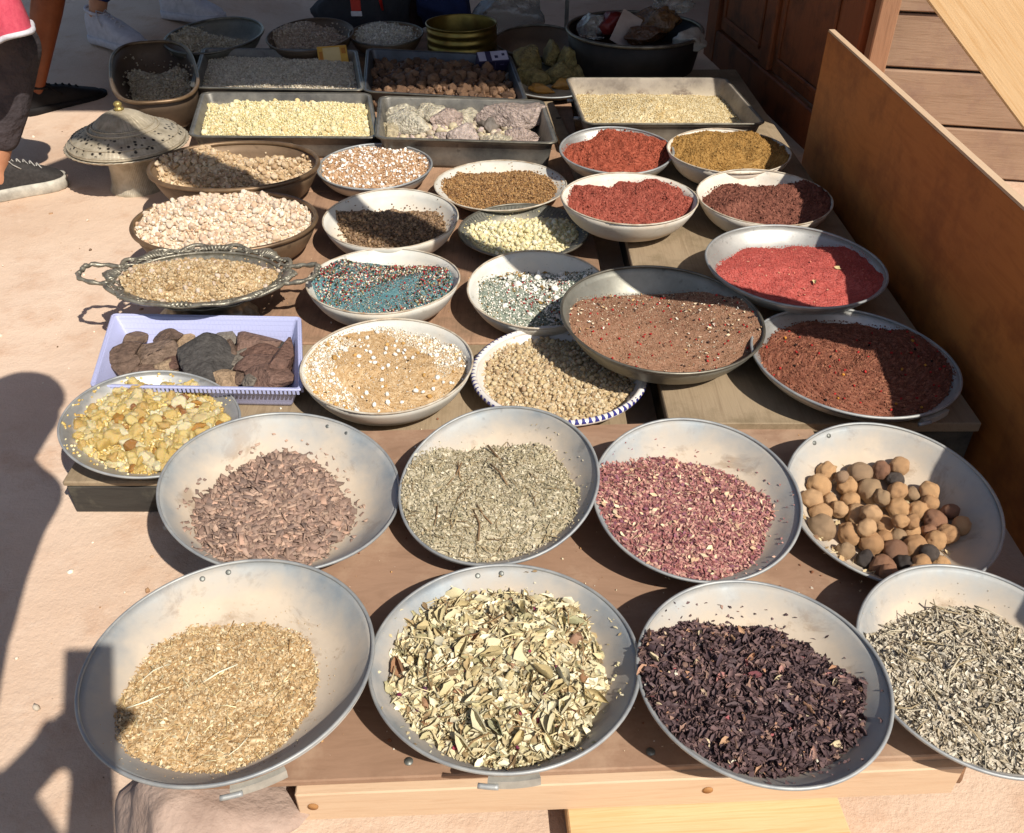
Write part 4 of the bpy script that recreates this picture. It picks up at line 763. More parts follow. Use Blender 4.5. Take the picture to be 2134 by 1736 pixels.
b21 = dish('enamel_bowl', 'cream bowl part filled with dark brown clumps, crossed by a shadow band', 'bowl', (673, 954, 395, 518), Z_LEFT, BD, 'bowl', M['enamel'], M['rim_enamel'], .0022)
CL = [('84694e', 5), ('705840', 4), ('9a7e5e', 3), ('5c4732', 2)]
heap('clump_heap', 'dark brown crumbly resin clumps in the cream bowl', 'resin', b21, surface(b21, (716, 926, 442, 512), .040, .5, 26, .06, .004, 1.5), CL, [(LMP0, 3600, .005, .011, CL, None, .3, 1.0), (LMP, 250, .011, .016, CL, None, .3, .95)], M['crystal'], 30, 80, .002)
b22 = dish('rimmed_plate', 'tarnished metal plate with broad hatched rim holding pale yellow crystals', 'plate', (957, 1226, 426, 539), Z_LEFT, .26, 'plate', M['tin'], M['rim_dark'], .003)
V = []; parts = []
for k in range(96):
    a = 2*math.pi*k/96; parts.append(tube([(math.cos(a+o_)*b22.R*r_, math.sin(a+o_)*b22.R*r_, float(np.interp(b22.R*r_, b22.pr, b22.pz))+.0006) for r_, o_ in ((.84, 0), (.90, .018), (.96, 0))], .0011, 4))
V, F = join(parts); tag(obj('hatched_relief', mesh(V, F, M['tin'], dust=np.full(len(V), .3)), b22.root), kind='stuff')
PY = [('ddd0a0', 5), ('d2c28c', 4), ('e8dfbc', 3)]
heap('crystal_heap', 'pale yellow resin crystals in the plate with the broad hatched rim', 'resin', b22, surface(b22, (984, 1202, 456, 530), .024, .45, 27, .03, .003), PY, [(LMP0, 2200, .005, .010, PY, None, .25, 1.0)], M['crystal'], 30, 80, .002,
     pieces=('crystal', lumps(randmat('pale_yellow_resin', ['dfd2a4', 'e6dcb6', 'd6c793', 'ebe4c8'], .5, .35, .3, 120, .4, .001, .2), 6, 2, 4, .1, (1, .9, .8), 720), 200, .012, .02, None, .25, .98))
b23 = dish('enamel_bowl', 'cream bowl of teal blue powder sprinkled with red and black berries', 'bowl', (639, 957, 519, 653), Z_LEFT, BD, 'bowl', M['enamel'], M['rim_enamel'], .0022)
TE = [('5d8286', 6), ('52767c', 4), ('6c9092', 3)]
H23 = surface(b23, (653, 943, 552, 650), .014, .6, 28, .02, .001, 3)
SPK = [('9a2f34', 4), ('b04a4a', 2), ('2f3833', 4), ('25241f', 2), ('dcd6c4', 5), ('b7a27c', 3), ('75714e', 3), ('4c5a44', 2)]
heap('powder_heap', 'teal blue powder sprinkled with berries and seeds in the cream bowl', 'spice', b23, H23, TE, [(OCT, 5000, .0014, .0032, TE, None, .2, 1.0), (OCT, 7000, .0018, .004, SPK, None, .35, .97, 6, -.9), (LMP0, 2400, .004, .0075, SPK, None, .3, .95, 6, -.35), (LMP0, 120, .004, .007, SPK, None, .35, .97)], M['powder'], 50, 130, .0006)
b24 = dish('enamel_bowl', 'cream bowl of white and grey green flakes partly behind the wide tin', 'bowl', (975, 1266, 523, 684), Z_LEFT, BD, 'bowl', M['enamel'], M['rim_enamel'], .0022)
GW = [('8a9284', 5), ('767f72', 4), ('a2a896', 3)]
heap('flake_heap', 'white flakes and grey green crumbs in the bowl partly behind the tin', 'resin', b24, surface(b24, (994, 1254, 566, 680), .010, .55, 29, .02, .0015), GW, [(OCT, 5000, .0015, .0035, GW, None, .2, 1.0), (LMP0, 3000, .003, .007, [('e9e5d8', 5), ('c9c4b0', 2), ('8f7444', 1), ('9aa294', 2), ('4a5248', 1)], None, .3, 1.0), (FLK, 900, .006, .016, [('eee9dc', 4), ('9a7a44', 1)], .5, .4, .97, 5, .3), (LMP, 60, .005, .007, [('9a3530', 1)], None, .4, .6), (LMP, 10, .014, .024, [('f0ebe0', 1)], None, .2, .8)], M['grain'], 40, 110, .001)
# ------------------------------------------------------------------ trays at the back
def rect_heap(name, label, cat, D, level, peak, pal, specs, mat, pieces=None, seed=5, rough=.003, px=4, ox=0, oy=0, shrink=1.0):
    iw, ih = D.iw*shrink, D.ih*shrink; n2 = SN(seed, 40, 10, 2); n3 = SN(seed+1, 12, 8, 2)
    f = lambda x, y: level*D.d+peak*np.clip(1-np.abs((x-ox)/iw)**px, 0, 1)*np.clip(1-np.abs((y-oy)/ih)**px, 0, 1)+rough*(n2(np.stack([x, y], -1))+n3(np.stack([x, y], -1)))
    gx, gy = np.meshgrid(np.linspace(-iw, iw, 50), np.linspace(-ih, ih, 34), indexing='ij'); z = f(gx, gy); V = np.stack([gx, gy, np.maximum(z, .003)], -1).reshape(-1, 3)
    i, j = np.meshgrid(np.arange(49), np.arange(33), indexing='ij'); a = i*34+j; F = np.concatenate([np.stack([a, a+34, a+35], -1).reshape(-1, 3), np.stack([a, a+35, a+1], -1).reshape(-1, 3)])
    def pts(n): x, y = RNG.uniform(-iw, iw, n), RNG.uniform(-ih, ih, n); return np.stack([x, y, np.maximum(f(x, y), .004)], -1)
    parts = [(V, F, pick(pal, len(V), .1))]
    for sh, n, lo, hi, pl_, tilt, off in specs: P = pts(n); s_ = RNG.uniform(0, 1, n)**1.5*(hi-lo)+lo; P[:, 2] += s_*off; parts.append(scatter(sh, P, s_, pl_, tilt))
    V, F, C = merge(parts); V[:, 0] += D.k*V[:, 1]; me = mesh(V, F, mat, False, col=C)
    if pieces is None:
        o = obj(name, me); o.matrix_world = D.mw; tag(o, label, cat, kind='stuff'); return f
    root = empty(name, mw=D.mw); tag(root, label, cat); tag(obj('loose_bits', me, root), kind='stuff')
    pn, ms, n, lo, hi, off = pieces; keep = []; dm = 1.3*math.sqrt(iw*ih*4/n)*.5
    for p in pts(n*8):
        if len(keep) >= n: break
        if all((p[0]-q[0])**2+(p[1]-q[1])**2 > dm*dm for q in keep): keep.append(p)
    for p, r_ in zip(keep, rots(len(keep))):
        s_ = lo+(hi-lo)*random.random()**1.4; o = obj(pn, random.choice(ms), root, (p[0]+D.k*p[1], p[1], p[2]+off*s_)); o.rotation_euler = Matrix(r_.tolist()).to_euler(); o.scale = (s_,)*3
    return f
t31 = tray('baking_tray', 'shaded grey baking tray of greyish crystals with a yellow box in it', 'tray', [(418, 100), (749, 105), (754, 189), (402, 184)], Z_LEFT+.085, .082, .02, M['iron'], M['rim_dark'], .035, .012, .02)
GC = [('c8bca6', 5), ('b5a892', 4), ('d8cdb8', 3)]
f31 = rect_heap('crystal_heap', 'greyish crystals filling the shaded baking tray', 'resin', t31, .55, .022, GC, [(LMP0, 5200, .006, .013, GC, None, .25)], M['crystal'], None, 31)
t32 = tray('baking_tray', 'sunlit baking tray of pale yellow crystals', 'tray', [(418, 192), (775, 196), (786, 287), (396, 287)], Z_LEFT+.08, .078, .02, M['iron'], M['rim_dark'], .035, .012, .02)
PC = [('dccd9c', 5), ('cfbd86', 3), ('e9dfb8', 4)]
rect_heap('crystal_heap', 'pale yellow crystals heaped in the sunlit baking tray', 'resin', t32, .62, .022, PC, [(LMP0, 5600, .005, .011, PC, None, .25)], M['crystal'], ('lump', lumps(randmat('cream_resin', ['e0d3a6', 'e8ddb8', 'd6c590', 'd9c08f'], .55, .35, .3, 120, .4, .001, .2), 6, 2, 4, .1, (1, .9, .8), 760), 170, .008, .028, .15), 32)
t33 = tray('baking_tray', 'deep grey baking tray of big whitish crystal rocks', 'tray', [(788, 199), (1136, 212), (1158, 297), (786, 292)], Z_LEFT+.10, .098, .02, M['iron'], M['rim_dark'], .035, .012, .015)
QM = [randmat('cream_crystal', ['d0c4a4', 'c2b290', 'dcd2ba'], .5, .4, .1, 110, 1.0, .014, .6), randmat('pink_grey_crystal', ['bfa99c', 'b09a8e', 'ccb9ad'], .5, .4, .1, 110, 1.0, .014, .6), randmat('dark_crystal', ['5e554c', '6a6056'], .6, .4, 0, 45, .8, .005, .4)]
QR = [(285, 760, 40, 75, 0, 'small upright cream', 'at the left end'), (350, 640, 105, 62, 0, 'white topped cream', 'in the far left corner'), (400, 735, 145, 105, 0, 'large beige yellow', 'on the left'), (535, 645, 75, 75, 0, 'pointed cream', 'left of the middle'), (610, 700, 90, 75, 1, 'grey', 'in the middle'), (745, 665, 95, 85, 0, 'tall cream', 'right of the middle'), (870, 730, 52, 50, 2, 'small dark', 'beside the pink block'), (640, 790, 65, 52, 1, 'small pinkish', 'at the front in the middle'), (760, 795, 100, 58, 1, 'pinkish', 'at the front in the middle'), (930, 810, 110, 42, 0, 'low cream', 'at the front, right of the middle'), (1080, 790, 100, 50, 1, 'pinkish grey', 'at the front right corner'), (1015, 690, 170, 120, 1, 'biggest blocky pinkish grey', 'on the right')]
for i, (x, y, rx, ry, k, look, where) in enumerate(QR):
    px, py = 708.5+x*.3515, y*.3515; P = local_hit(t33, px, py, .06); s_ = np.linalg.norm(t33.c-CAM)/FOC*.3515
    V, F = rock(820+i*5, 3, 16, .10, (rx*s_*1.35, ry*s_*1.4, ry*s_*1.3), (.42, .85), 6); lx, ly = t33.iw-rx*s_*.8, t33.ih-ry*s_*.7; P[1] = np.clip(P[1], -ly, ly); P[0] = np.clip(P[0]-t33.k*P[1], -lx, lx)+t33.k*P[1]; P[2] = max(.045, ry*s_*.75)
    o = obj('crystal_rock', mesh(V, F, QM[k], False)); o.matrix_world = t33.mw @ Matrix.Translation(P) @ Matrix.Rotation(random.uniform(-.3, .3), 4, 'Z'); tag(o, f'{look} crystal rock {where} of the deep tray', 'rock', 'crystal rocks in the deep tray')
rect_heap('crystal_rubble', 'small cream rubble between the crystal rocks in the deep tray', 'rubble', t33, .25, .01, [('c4b594', 2), ('b0a288', 2), ('a4948a', 1)], [(LMP, 500, .012, .035, [('cbbd9c', 3), ('b5a690', 2), ('b09e94', 2)], None, .3)], M['crystal'], None, 33, shrink=.86)
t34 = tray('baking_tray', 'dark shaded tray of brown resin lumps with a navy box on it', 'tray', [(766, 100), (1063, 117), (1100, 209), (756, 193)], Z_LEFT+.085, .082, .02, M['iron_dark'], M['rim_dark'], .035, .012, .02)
DR = [('6e523c', 4), ('5a4230', 4), ('7e6046', 2)]
f34 = rect_heap('resin_heap', 'brown knobbly resin lumps filling the dark shaded tray', 'resin', t34, .35, .03, DR, [(LMP, 700, .014, .028, DR, None, .2)], M['crystal'], ('lump', lumps(randmat('brown_resin', ['7c5e46', '6a4f3a', '8d6c50', 'a07c5e', '5d4534'], .65, .3, 0, 60, .8, .003, .4), 8, 2, 4, .16, (1, .9, .8), 860, True, 4), 130, .030, .055, .2), 34)
t36 = tray('roasting_pan', 'square scorched roasting pan of pale cracked grain at the back right', 'pan', [(1176, 163), (1516, 163), (1592, 259), (1222, 259)], Z_RIGHT+.085, .083, .02, M['rustpan'], M['rim_dark'], .03, .008, .02)
PG = [('d6c398', 5), ('c7b080', 4), ('e4d6b2', 3), ('b89c68', 1)]
rect_heap('grain_heap', 'pale cracked grain sloping in the roasting pan', 'grain', t36, .36, .055, PG, [(OCT, 9000, .003, .007, PG, None, .25)], M['grain'], None, 35, .002, 1.5, -.03, -.03, 1.0)
for k, (px, py) in enumerate(((1174, 208), (1199, 245))):
    P = local_hit(t36, px, py, .05); V, F = tube([(0, 0, 0), (-.028, 0, 0)], .006, 10); obj('handle_stub', mesh(V, F, M['rim']), t36.root, (-t36.w/2+.016+t36.k*P[1], P[1], .048))
# rock resin plate
b35 = dish('metal_plate', 'round metal plate of big greenish resin chunks beside the roasting pan', 'plate', (1051, 1246, 132, 203), Z_LEFT, .22, 'pan', M['tin'], M['rim'], .003)
GM = [randmat('green_ochre_resin', ['9c8a58', '8d7c4c', 'a8965f'], .6, .35, .1, 90, 1.0, .014, .6), randmat('orange_resin', ['c09048', 'b5843c'], .5, .4, .2, 60, .8, .003, .3)]
for i, (x, y, rx, ry, k, look) in enumerate([(1115, 365, 88, 85, 0, 'big rounded, at the left'), (1250, 330, 48, 66, 0, 'leaning, at the back'), (1345, 375, 60, 85, 0, 'tall, in the middle'), (1150, 455, 112, 50, 0, 'low, at the front left'), (1300, 440, 90, 62, 0, 'craggy, in the middle'), (1430, 425, 85, 48, 0, 'wide, at the right'), (1330, 500, 70, 35, 1, 'rough, in front'), (1190, 525, 75, 24, 1, 'flat sunlit, at the front'), (1080, 440, 48, 40, 0, 'small, at the left rim')]):
    px, py = 708.5+x*.3515, y*.3515; s_ = np.linalg.norm(b35.c-CAM)/FOC*.3515; P = local_hit(b35, px, py, .02+max(0, (480-y))*s_*.55)
    V, F = rock(1000+i*5, 3, 12, .10, (rx*s_*1.1, ry*s_*1.1, ry*s_*1.15), (.6, .9), 4); o = obj('resin_chunk', mesh(V, F, GM[k], False)); o.matrix_world = b35.mw @ Matrix.Translation(P) @ Matrix.Rotation(random.uniform(-.3, .3), 4, 'Y')
    tag(o, f'{"greenish ochre" if k == 0 else "orange"} resin chunk, {look} of the plate by the roasting pan', 'resin chunk', 'resin chunks on the plate')
# ------------------------------------------------------------------ cake stand with pierced lid, tubs and pots at the back
v = fit(133, 394, 255, 343, .155); R = v[2]; cs = empty('cake_stand', (v[0], v[1], 0)); tag(cs, 'engraved metal cake stand with scalloped plate standing on the ground at the left', 'cake stand')
b = NB('engraved_pewter'); rd = b.n('TexCoord'); sp = b.n('SeparateXYZ'); b.l(rd.outputs['Object'], sp.inputs[0]); an = b.math('ARCTAN2', sp.outputs[1], sp.outputs[0])
ln = b.n('VectorMath', operation='LENGTH'); cmb = b.n('CombineXYZ'); b.l(sp.outputs[0], cmb.inputs[0]); b.l(sp.outputs[1], cmb.inputs[1]); b.l(cmb.outputs[0], ln.inputs[0]); rad = ln.outputs['Value']
wa = b.math('SINE', b.math('MULTIPLY', an, 90.0), 0.0); wr_ = b.math('SINE', b.math('MULTIPLY', rad, 320.0), 0.0); vo = b.n('TexVoronoi'); vo.inputs['Scale'].default_value = 58; b.l(b.co(), vo.inputs['Vector'])
band = b.ramp(rad, [(.0, 0.), (.115, 0.), (.118, 1.), (.175, 1.), (.178, 0.)]); dots = b.math('MULTIPLY', b.ramp(vo.outputs['Distance'], [(.24, 1.), (.36, 0.)]), band)
base = b.mix(b.ramp(b.noise(30, 5, .6), [(.35, 0.), (.7, 1.)]), lin('c9bca4'), lin('a3967e')); b.set(color=b.mix(dots, base, lin('2c2620')), rough=.5, metal=.35)
b.bump(b.math('ADD', b.math('ADD', b.math('MULTIPLY', wa, .12), b.math('MULTIPLY', wr_, .2)), b.math('MULTIPLY', vo.outputs['Distance'], .8)), .5, .003); PEW = b.m
V, F = lathe([(.001, .0), (R*.47, 0), (R*.475, .006), (R*.45, .014), (R*.42, .03), (R*.40, .06), (R*.40, .10), (R*.43, .122), (R*.46, .13), (.001, .132)], 80); obj('foot', mesh(V, F, PEW), cs)
V, F = lathe([(.001, .133), (R*.7, .135), (R*.92, .145), (R*1.0, .154), (R*1.0, .158), (R*.92, .151), (R*.6, .143), (.001, .142)], 144, wob=lambda a: 1+.010*np.cos(48*a)); obj('plate', mesh(V, F, PEW), cs)
ld = empty('pierced_lid', (v[0], v[1], .158)); tag(ld, 'domed pierced metal lid with brass knob on the cake stand', 'lid')
Rl = R*.955; V, F = lathe([(Rl, 0), (Rl*1.005, .003), (Rl*.98, .010), (Rl*.90, .024), (Rl*.78, .036), (Rl*.64, .046), (Rl*.57, .051), (Rl*.54, .057), (Rl*.51, .058), (Rl*.44, .070), (Rl*.33, .085), (Rl*.20, .096), (Rl*.08, .101), (.001, .102)], 160); V[:, 2] += np.where(np.hypot(V[:, 0], V[:, 1]) < Rl*.50, .0014*np.sin(40*np.arctan2(V[:, 1], V[:, 0]))*np.clip(np.hypot(V[:, 0], V[:, 1])/Rl/.4, 0, 1), 0); obj('dome', mesh(V, F, PEW), ld)
for r_, z_, t_ in ((.985, .008, .0035), (.90, .026, .0018), (.60, .051, .0026), (.52, .059, .0030)):
    V, F = tube(np.c_[np.cos(TH[:-1])*Rl*r_, np.sin(TH[:-1])*Rl*r_, z_+.0008*np.sin(TH[:-1]*60)], t_, 6, True); obj('raised_ring', mesh(V, F, PEW), ld)
V, F = lathe([(.001, .101), (.012, .101), (.016, .105), (.013, .109), (.009, .112), (.012, .117), (.013, .122), (.008, .128), (.001, .130)], 32, wob=lambda a: 1+.05*np.cos(10*a)); obj('knob', mesh(V, F, plain('polished_brass', 'b8a468', '978450', 20, .45, .6)), ld)
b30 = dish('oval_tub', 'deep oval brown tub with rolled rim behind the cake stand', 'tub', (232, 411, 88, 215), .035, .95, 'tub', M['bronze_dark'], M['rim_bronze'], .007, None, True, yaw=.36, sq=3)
DG = [('b8ab92', 4), ('a59880', 4), ('c8bca4', 2)]
heap('crystal_heap', 'grey resin crystals at the bottom of the deep oval tub', 'resin', b30, surface(b30, (268, 400, 150, 212), .03, .35, 40, .05, .004), DG, [(LMP0, 1500, .009, .018, DG, None, .25, 1.0)], M['crystal'], 24, 60, .002)
b37 = dish('metal_bowl', 'wide dull metal bowl of grey crystals beyond the oval tub', 'bowl', (344, 547, 38, 112), .075, .45, 'bowl', M['tin'], M['rim_dark'], .006, None, True)
heap('crystal_heap', 'grey crystals in the dull metal bowl beyond the tub', 'resin', b37, surface(b37, (362, 522, 72, 110), .03, .5, 41, .05, .004), DG, [(LMP0, 1500, .008, .016, DG, None, .25, 1.0)], M['crystal'], 24, 60, .002)
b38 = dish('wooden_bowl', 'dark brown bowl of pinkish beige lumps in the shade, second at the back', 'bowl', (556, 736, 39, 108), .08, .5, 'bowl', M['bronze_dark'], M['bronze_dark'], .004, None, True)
DP = [('b09c88', 4), ('9c8874', 4), ('c4b09a', 2)]
heap('lump_heap', 'pinkish beige lumps in the dark brown bowl at the back', 'resin', b38, surface(b38, (574, 722, 62, 106), .03, .55, 42, .05, .004), DP, [(LMP0, 1400, .008, .017, DP, None, .25, 1.0)], M['crystal'], 24, 60, .002)
b39 = dish('fluted_bowl', 'fluted brass bowl of whitish crystals with a red stick behind it', 'bowl', (728, 881, 46, 95), .08, .5, 'bowl', M['bronze'], M['rim_dark'], .004)
WC = [('c4beb0', 4), ('b2ab9c', 3), ('d6d0c4', 2)]
heap('crystal_heap', 'whitish crystals in the fluted brass bowl', 'resin', b39, surface(b39, (742, 866, 62, 94), .03, .55, 43, .05, .004), WC, [(LMP0, 1200, .008, .018, WC, None, .25, 1.0)], M['crystal'], 24, 60, .002)
v = fit(888, 1035, 27, 70, .24); R = v[2]; dm = empty('brass_sieve', (v[0], v[1], .08)); tag(dm, 'ribbed round brass sieve standing at the back', 'sieve'); hh = .16
prof = [(R*.96, 0)]+[(R*(1+.012*math.sin(t_*6.28*5)), hh*t_) for t_ in np.linspace(.02, .98, 60)]+[(R*1.01, hh), (R*.985, hh+.003), (R*.97, hh-.004), (R*.965, .03), (R*.96, .012), (.001, .012)]
V, F = lathe(prof, 96); obj('wall', mesh(V, F, M['brass']), dm); V, F = tube(np.c_[np.cos(TH[:-1])*R*1.0, np.sin(TH[:-1])*R, np.full(180, hh)], .004, 6, True); obj('rim', mesh(V, F, M['brass']), dm)
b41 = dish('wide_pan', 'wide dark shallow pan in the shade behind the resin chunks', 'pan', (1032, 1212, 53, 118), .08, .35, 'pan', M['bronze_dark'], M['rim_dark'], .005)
b42 = dish("cauldron", "big black cauldron filled with plastic bags in the shade", "pot", (1183, 1462, 36, 112), .0, 1.0, "tub", M["black"], M["rim_dark"], .007)
V, F = lathe([(.001, b42.d*.62), (b42.R*.94, b42.d*.62)], 64); obj('contents', mesh(V, F, plain('brown_sugar_crust', '4a3626', '2f2218', 12, .8, 0, .8, .01, 40)), b42.root)
# crumpled plastic bags and packets in the cauldron
def bag(name, label, px, py, zl, r, sq, mat, seed):
    V, F = rock(seed, 3, 9, .10, sq, (.55, .85), 5); P = local_hit(b42, px, py, b42.d*zl); o = obj(name, mesh(V*r, F, mat, False)); o.matrix_world = b42.mw @ Matrix.Translation(P); tag(o, label, 'bag', 'bags in the cauldron')
CLR = plain('clear_film', 'a8a49c', '8a867e', 20, .18, 0, .8, .006, 30, .6); b = NB('clear_bag'); b.set(color=lin('d8d4cc'), rough=.12, trans=.75, spec=.5); b.bump(b.noise(28, 4), .8, .01); CLB = b.m
bag('plastic_bag', 'clear crumpled bag at the left rim of the cauldron', 1235, 55, 1.0, .07, (1, .7, .8), CLB, 1101); bag('red_packet', 'dark red packet among the bags in the cauldron', 1275, 48, 1.05, .065, (1.1, .8, .8), plain('red_film', '7a2622', '5a1a18', 10, .35, 0, .5), 1102)
bag('brown_bag', 'clear bag of brown sweets in the middle of the cauldron', 1375, 48, 1.05, .085, (1.2, .9, .8), plain('brown_sweets', '7d5a34', '53391f', 45, .25, 0, 1.0, .01, 60, .6), 1103); bag('dates_bag', 'brown sticky lump at the front of the cauldron', 1340, 75, 1.0, .06, (1.4, .8, .6), plain('brown_dates', '5b3c24', '3a2616', 45, .3, 0, 1.0, .01, 60, .6), 1104)
bag('plastic_bag', 'knotted clear bag on top of the brown sweets', 1400, 15, 1.25, .07, (1.3, .8, .6), CLB, 1105); bag('foil_packet', 'greyish film packet at the right rim of the cauldron', 1440, 82, .98, .06, (1.2, 1, .7), CLR, 1106)
V, F = box((0, 0, 0), (.09, .003, .13), .001); P = local_hit(b42, 1305, 62, b42.d*1.05); o = obj('paper_card', mesh(V, F, plain('pale_card', 'b9aaa0', '9c8c82', 10, .8), False)); o.matrix_world = b42.mw @ Matrix.Translation(P) @ Matrix.Rotation(.5, 4, 'Y') @ Matrix.Rotation(-.5, 4, 'X'); tag(o, 'pale stiff paper card stuck between the bags in the cauldron', 'card')
# the two little boxes
def little_box(name, label, D, f, px, py, size, yaw, tilt, mats, marks):
    P = local_hit(D, px, py, .06); P[2] = float(f(np.array(P[0]), np.array(P[1])))+size[2]*.45; root = empty(name); root.matrix_world = D.mw @ Matrix.Translation(P) @ Matrix.Rotation(yaw, 4, 'Z') @ Matrix.Rotation(tilt, 4, 'X'); tag(root, label, 'box')
    V, F = box((0, 0, 0), size, .0015); obj('carton', mesh(V, F, mats[0], False), root)
    for nm, c, s_, m_ in marks: V, F = box(c, s_); obj(nm, mesh(V, F, m_, False), root)
NV = plain('navy_card', '35304e', '2a263f', 20, .5); WT = plain('white_print', 'b9b5c6', 'a7a3b4', 20, .6); YL = plain('yellow_card', 'd2a64a', 'c2903c', 25, .6); CRM = plain('cream_print', 'd9c08a', 'cdb27c', 20, .6); ORG = plain('orange_print', 'b97a34', 'a96c2c', 20, .6); GRY = plain('grey_print', '6a6480', '565070', 20, .6)
L_, Wd, Hh = .128, .055, .065
little_box('navy_box', 'small navy cardboard box with pale panels on its top, on the brown resin', t34, f34, 1026, 136, (L_, Wd, Hh), .42, .5, (NV,), [('printed_panel', (.026, 0, Hh/2+.0004), (.068, Wd-.006, .0008), WT), ('printed_panel', (-.046, 0, Hh/2+.0004), (.030, Wd-.006, .0008), WT), ('printed_spot', (.012, -.006, Hh/2+.0011), (.014, .014, .0006), NV), ('printed_spot', (.042, .004, Hh/2+.0011), (.012, .012, .0006), NV),
           ('printed_mark', (.006, -Wd/2-.0004, .004), (.0025, .0008, .04), GRY), ('printed_mark', (-.022, -Wd/2-.0004, -.010), (.010, .0008, .020), GRY), ('printed_mark', (.034, -Wd/2-.0004, .012), (.016, .0008, .004), GRY)])
little_box('yellow_box', 'small yellow orange cardboard box lying on the greyish crystals', t31, f31, 694, 121, (.122, .082, .03), .30, .85, (YL,), [('printed_panel', (-.004, 0, .0154), (.07, .066, .0008), CRM), ('printed_mark', (-.048, -.008, .0154), (.014, .05, .0008), ORG), ('printed_mark', (.046, .016, .0154), (.018, .024, .0008), ORG), ('printed_panel', (-.035, .0414, 0), (.04, .0008, .026), WT), ('printed_panel', (.03, .0414, 0), (.05, .0008, .026), GRY)])
# ------------------------------------------------------------------ people
def at_y(px, py, Y): d = pdir(px, py); return CAM+d*Y/d[1]
SKIN = plain('warm_skin', 'c08a6a', 'b07a5a', 20, .55, 0, .2); SKIN2 = plain('brown_skin', '8a4c2c', '783f24', 20, .5, 0, .2)
def skinmesh(name, pts, edges, rad, mat, parent=None, vox=.014):
    """one continuous surface round a skeleton: tapered capsules fused by a voxel remesh and smoothed"""
    parts = []
    for a, b_ in edges:
        p, q_ = np.asarray(pts[a], float), np.asarray(pts[b_], float); L = np.linalg.norm(q_-p)+1e-6; d = (q_-p)/L; r0, r1 = rad[a], rad[b_]; P = []; R_ = []
        for t_ in np.linspace(-1, -.0, 5): P.append(p+d*r0*t_); R_.append(r0*math.sqrt(max(.004, 1-t_*t_)))
        for t_ in np.linspace(0, 1, 6)[1:-1]: P.append(p+d*L*t_); R_.append(r0+(r1-r0)*t_)
        for t_ in np.linspace(0, 1, 5): P.append(q_+d*r1*t_); R_.append(r1*math.sqrt(max(.004, 1-t_*t_)))
        parts.append(tube(P, R_, 14))
    V, F = join(parts); o = obj(name, mesh(V, F, mat), parent); m = o.modifiers.new('fuse', 'REMESH'); m.mode = 'VOXEL'; m.voxel_size = vox if min(rad) > .03 else .006; m.use_smooth_shade = True
    m = o.modifiers.new('soften', 'SMOOTH'); m.factor = .5; m.iterations = 8; return o
def shoe(root, heel, toe, L=None, upper=None, sole=None, lace=None, hi=1.0, wid=1.0, sk_=1.0):
    d = np.array(toe[:2])-np.array(heel[:2]); yaw = math.atan2(d[1], d[0]); L = L or float(np.linalg.norm(d))
    h = empty('shoe'); h.parent = root; h.location = (heel[0], heel[1], heel[2]); h.rotation_euler = (0, 0, yaw); k = L/.29
    ts = [0, .04, .12, .25, .4, .55, .7, .82, .92, .98, 1.0]; hw = [.012, .027, .034, .035, .036, .041, .046, .046, .038, .024, .010]; ht = [.055, .082, .090, .086, .082, .074, .058, .048, .040, .030, .022]
    n = 14; V = []; zs = .026*k*sk_
    for t_, w, q in zip(ts, hw, ht):
        for a in np.linspace(0, math.pi, n):
            c, s_ = math.cos(a), math.sin(a); V.append((t_*L, w*k*wid*.95*np.sign(c)*abs(c)**.55, zs*.7+(q*k*hi-zs*.7)*s_**.6))
    F = [(i*n+j, i*n+j+1, (i+1)*n+j+1, (i+1)*n+j) for i in range(len(ts)-1) for j in range(n-1)]+[tuple(range(n))[::-1], tuple(range((len(ts)-1)*n, len(ts)*n))]
    obj('upper', mesh(V, F, upper), h)
    V = []; m = 2*len(ts)
    ring = [(t_, w) for t_, w in zip(ts, hw)]+[(t_, -w) for t_, w in zip(ts[::-1], hw[::-1])]
    for z, g in ((0, .96), (.006*k, 1.06), (zs*.6, 1.1), (zs, 1.06), (zs, .9)):
        for t_, w in ring: V.append((t_*L*(1+.015*(g > 1))-.002, w*k*wid*g+.0015*np.sign(w), z+.018*k*max(0, t_-.72)**1.6*2))
    F = [(r*m+i, r*m+(i+1) % m, (r+1)*m+(i+1) % m, (r+1)*m+i) for r in range(4) for i in range(m)]+[tuple(range(m))[::-1], tuple(range(4*m, 5*m))]
    obj('sole', mesh(V, F, sole), h)
    V, F = tube([(L*(.10+.16*math.cos(a))+.03*k, .030*k*math.sin(a), .088*k*hi-.010*math.cos(a)*k) for a in np.linspace(0, 6.28, 24)[:-1]], .006*k, 6, True); obj('collar', mesh(V, F, lace), h)
    parts = []
    for q in range(5):
        t_ = .36+.075*q; zt = np.interp(t_, ts, ht)*k*hi+.001; w = .022*k; parts.append(tube([(t_*L, -w, zt-.012*k), (t_*L+.004, 0, zt+.002), (t_*L+.008, w, zt-.012*k)], .0028*k, 5)); parts.append(tube([(t_*L, w, zt-.012*k), (t_*L+.006, 0, zt+.003), (t_*L+.014, -w, zt-.014*k)], .0028*k, 5))
    zt = np.interp(.36, ts, ht)*k*hi; parts.append(tube([(.36*L, 0, zt+.004), (.32*L, -.02*k, zt+.014*k), (.38*L, -.036*k, zt-.01*k), (.46*L, -.040*k, zt-.03*k)], .0026*k, 5)); parts.append(tube([(.36*L, 0, zt+.004), (.33*L, .016*k, zt+.012*k), (.40*L, .034*k, zt-.02*k)], .0026*k, 5))
    V, F = join(parts); obj('laces', mesh(V, F, lace), h); return h
def lerp(a, b, t_): return np.asarray(a)*(1-t_)+np.asarray(b)*t_
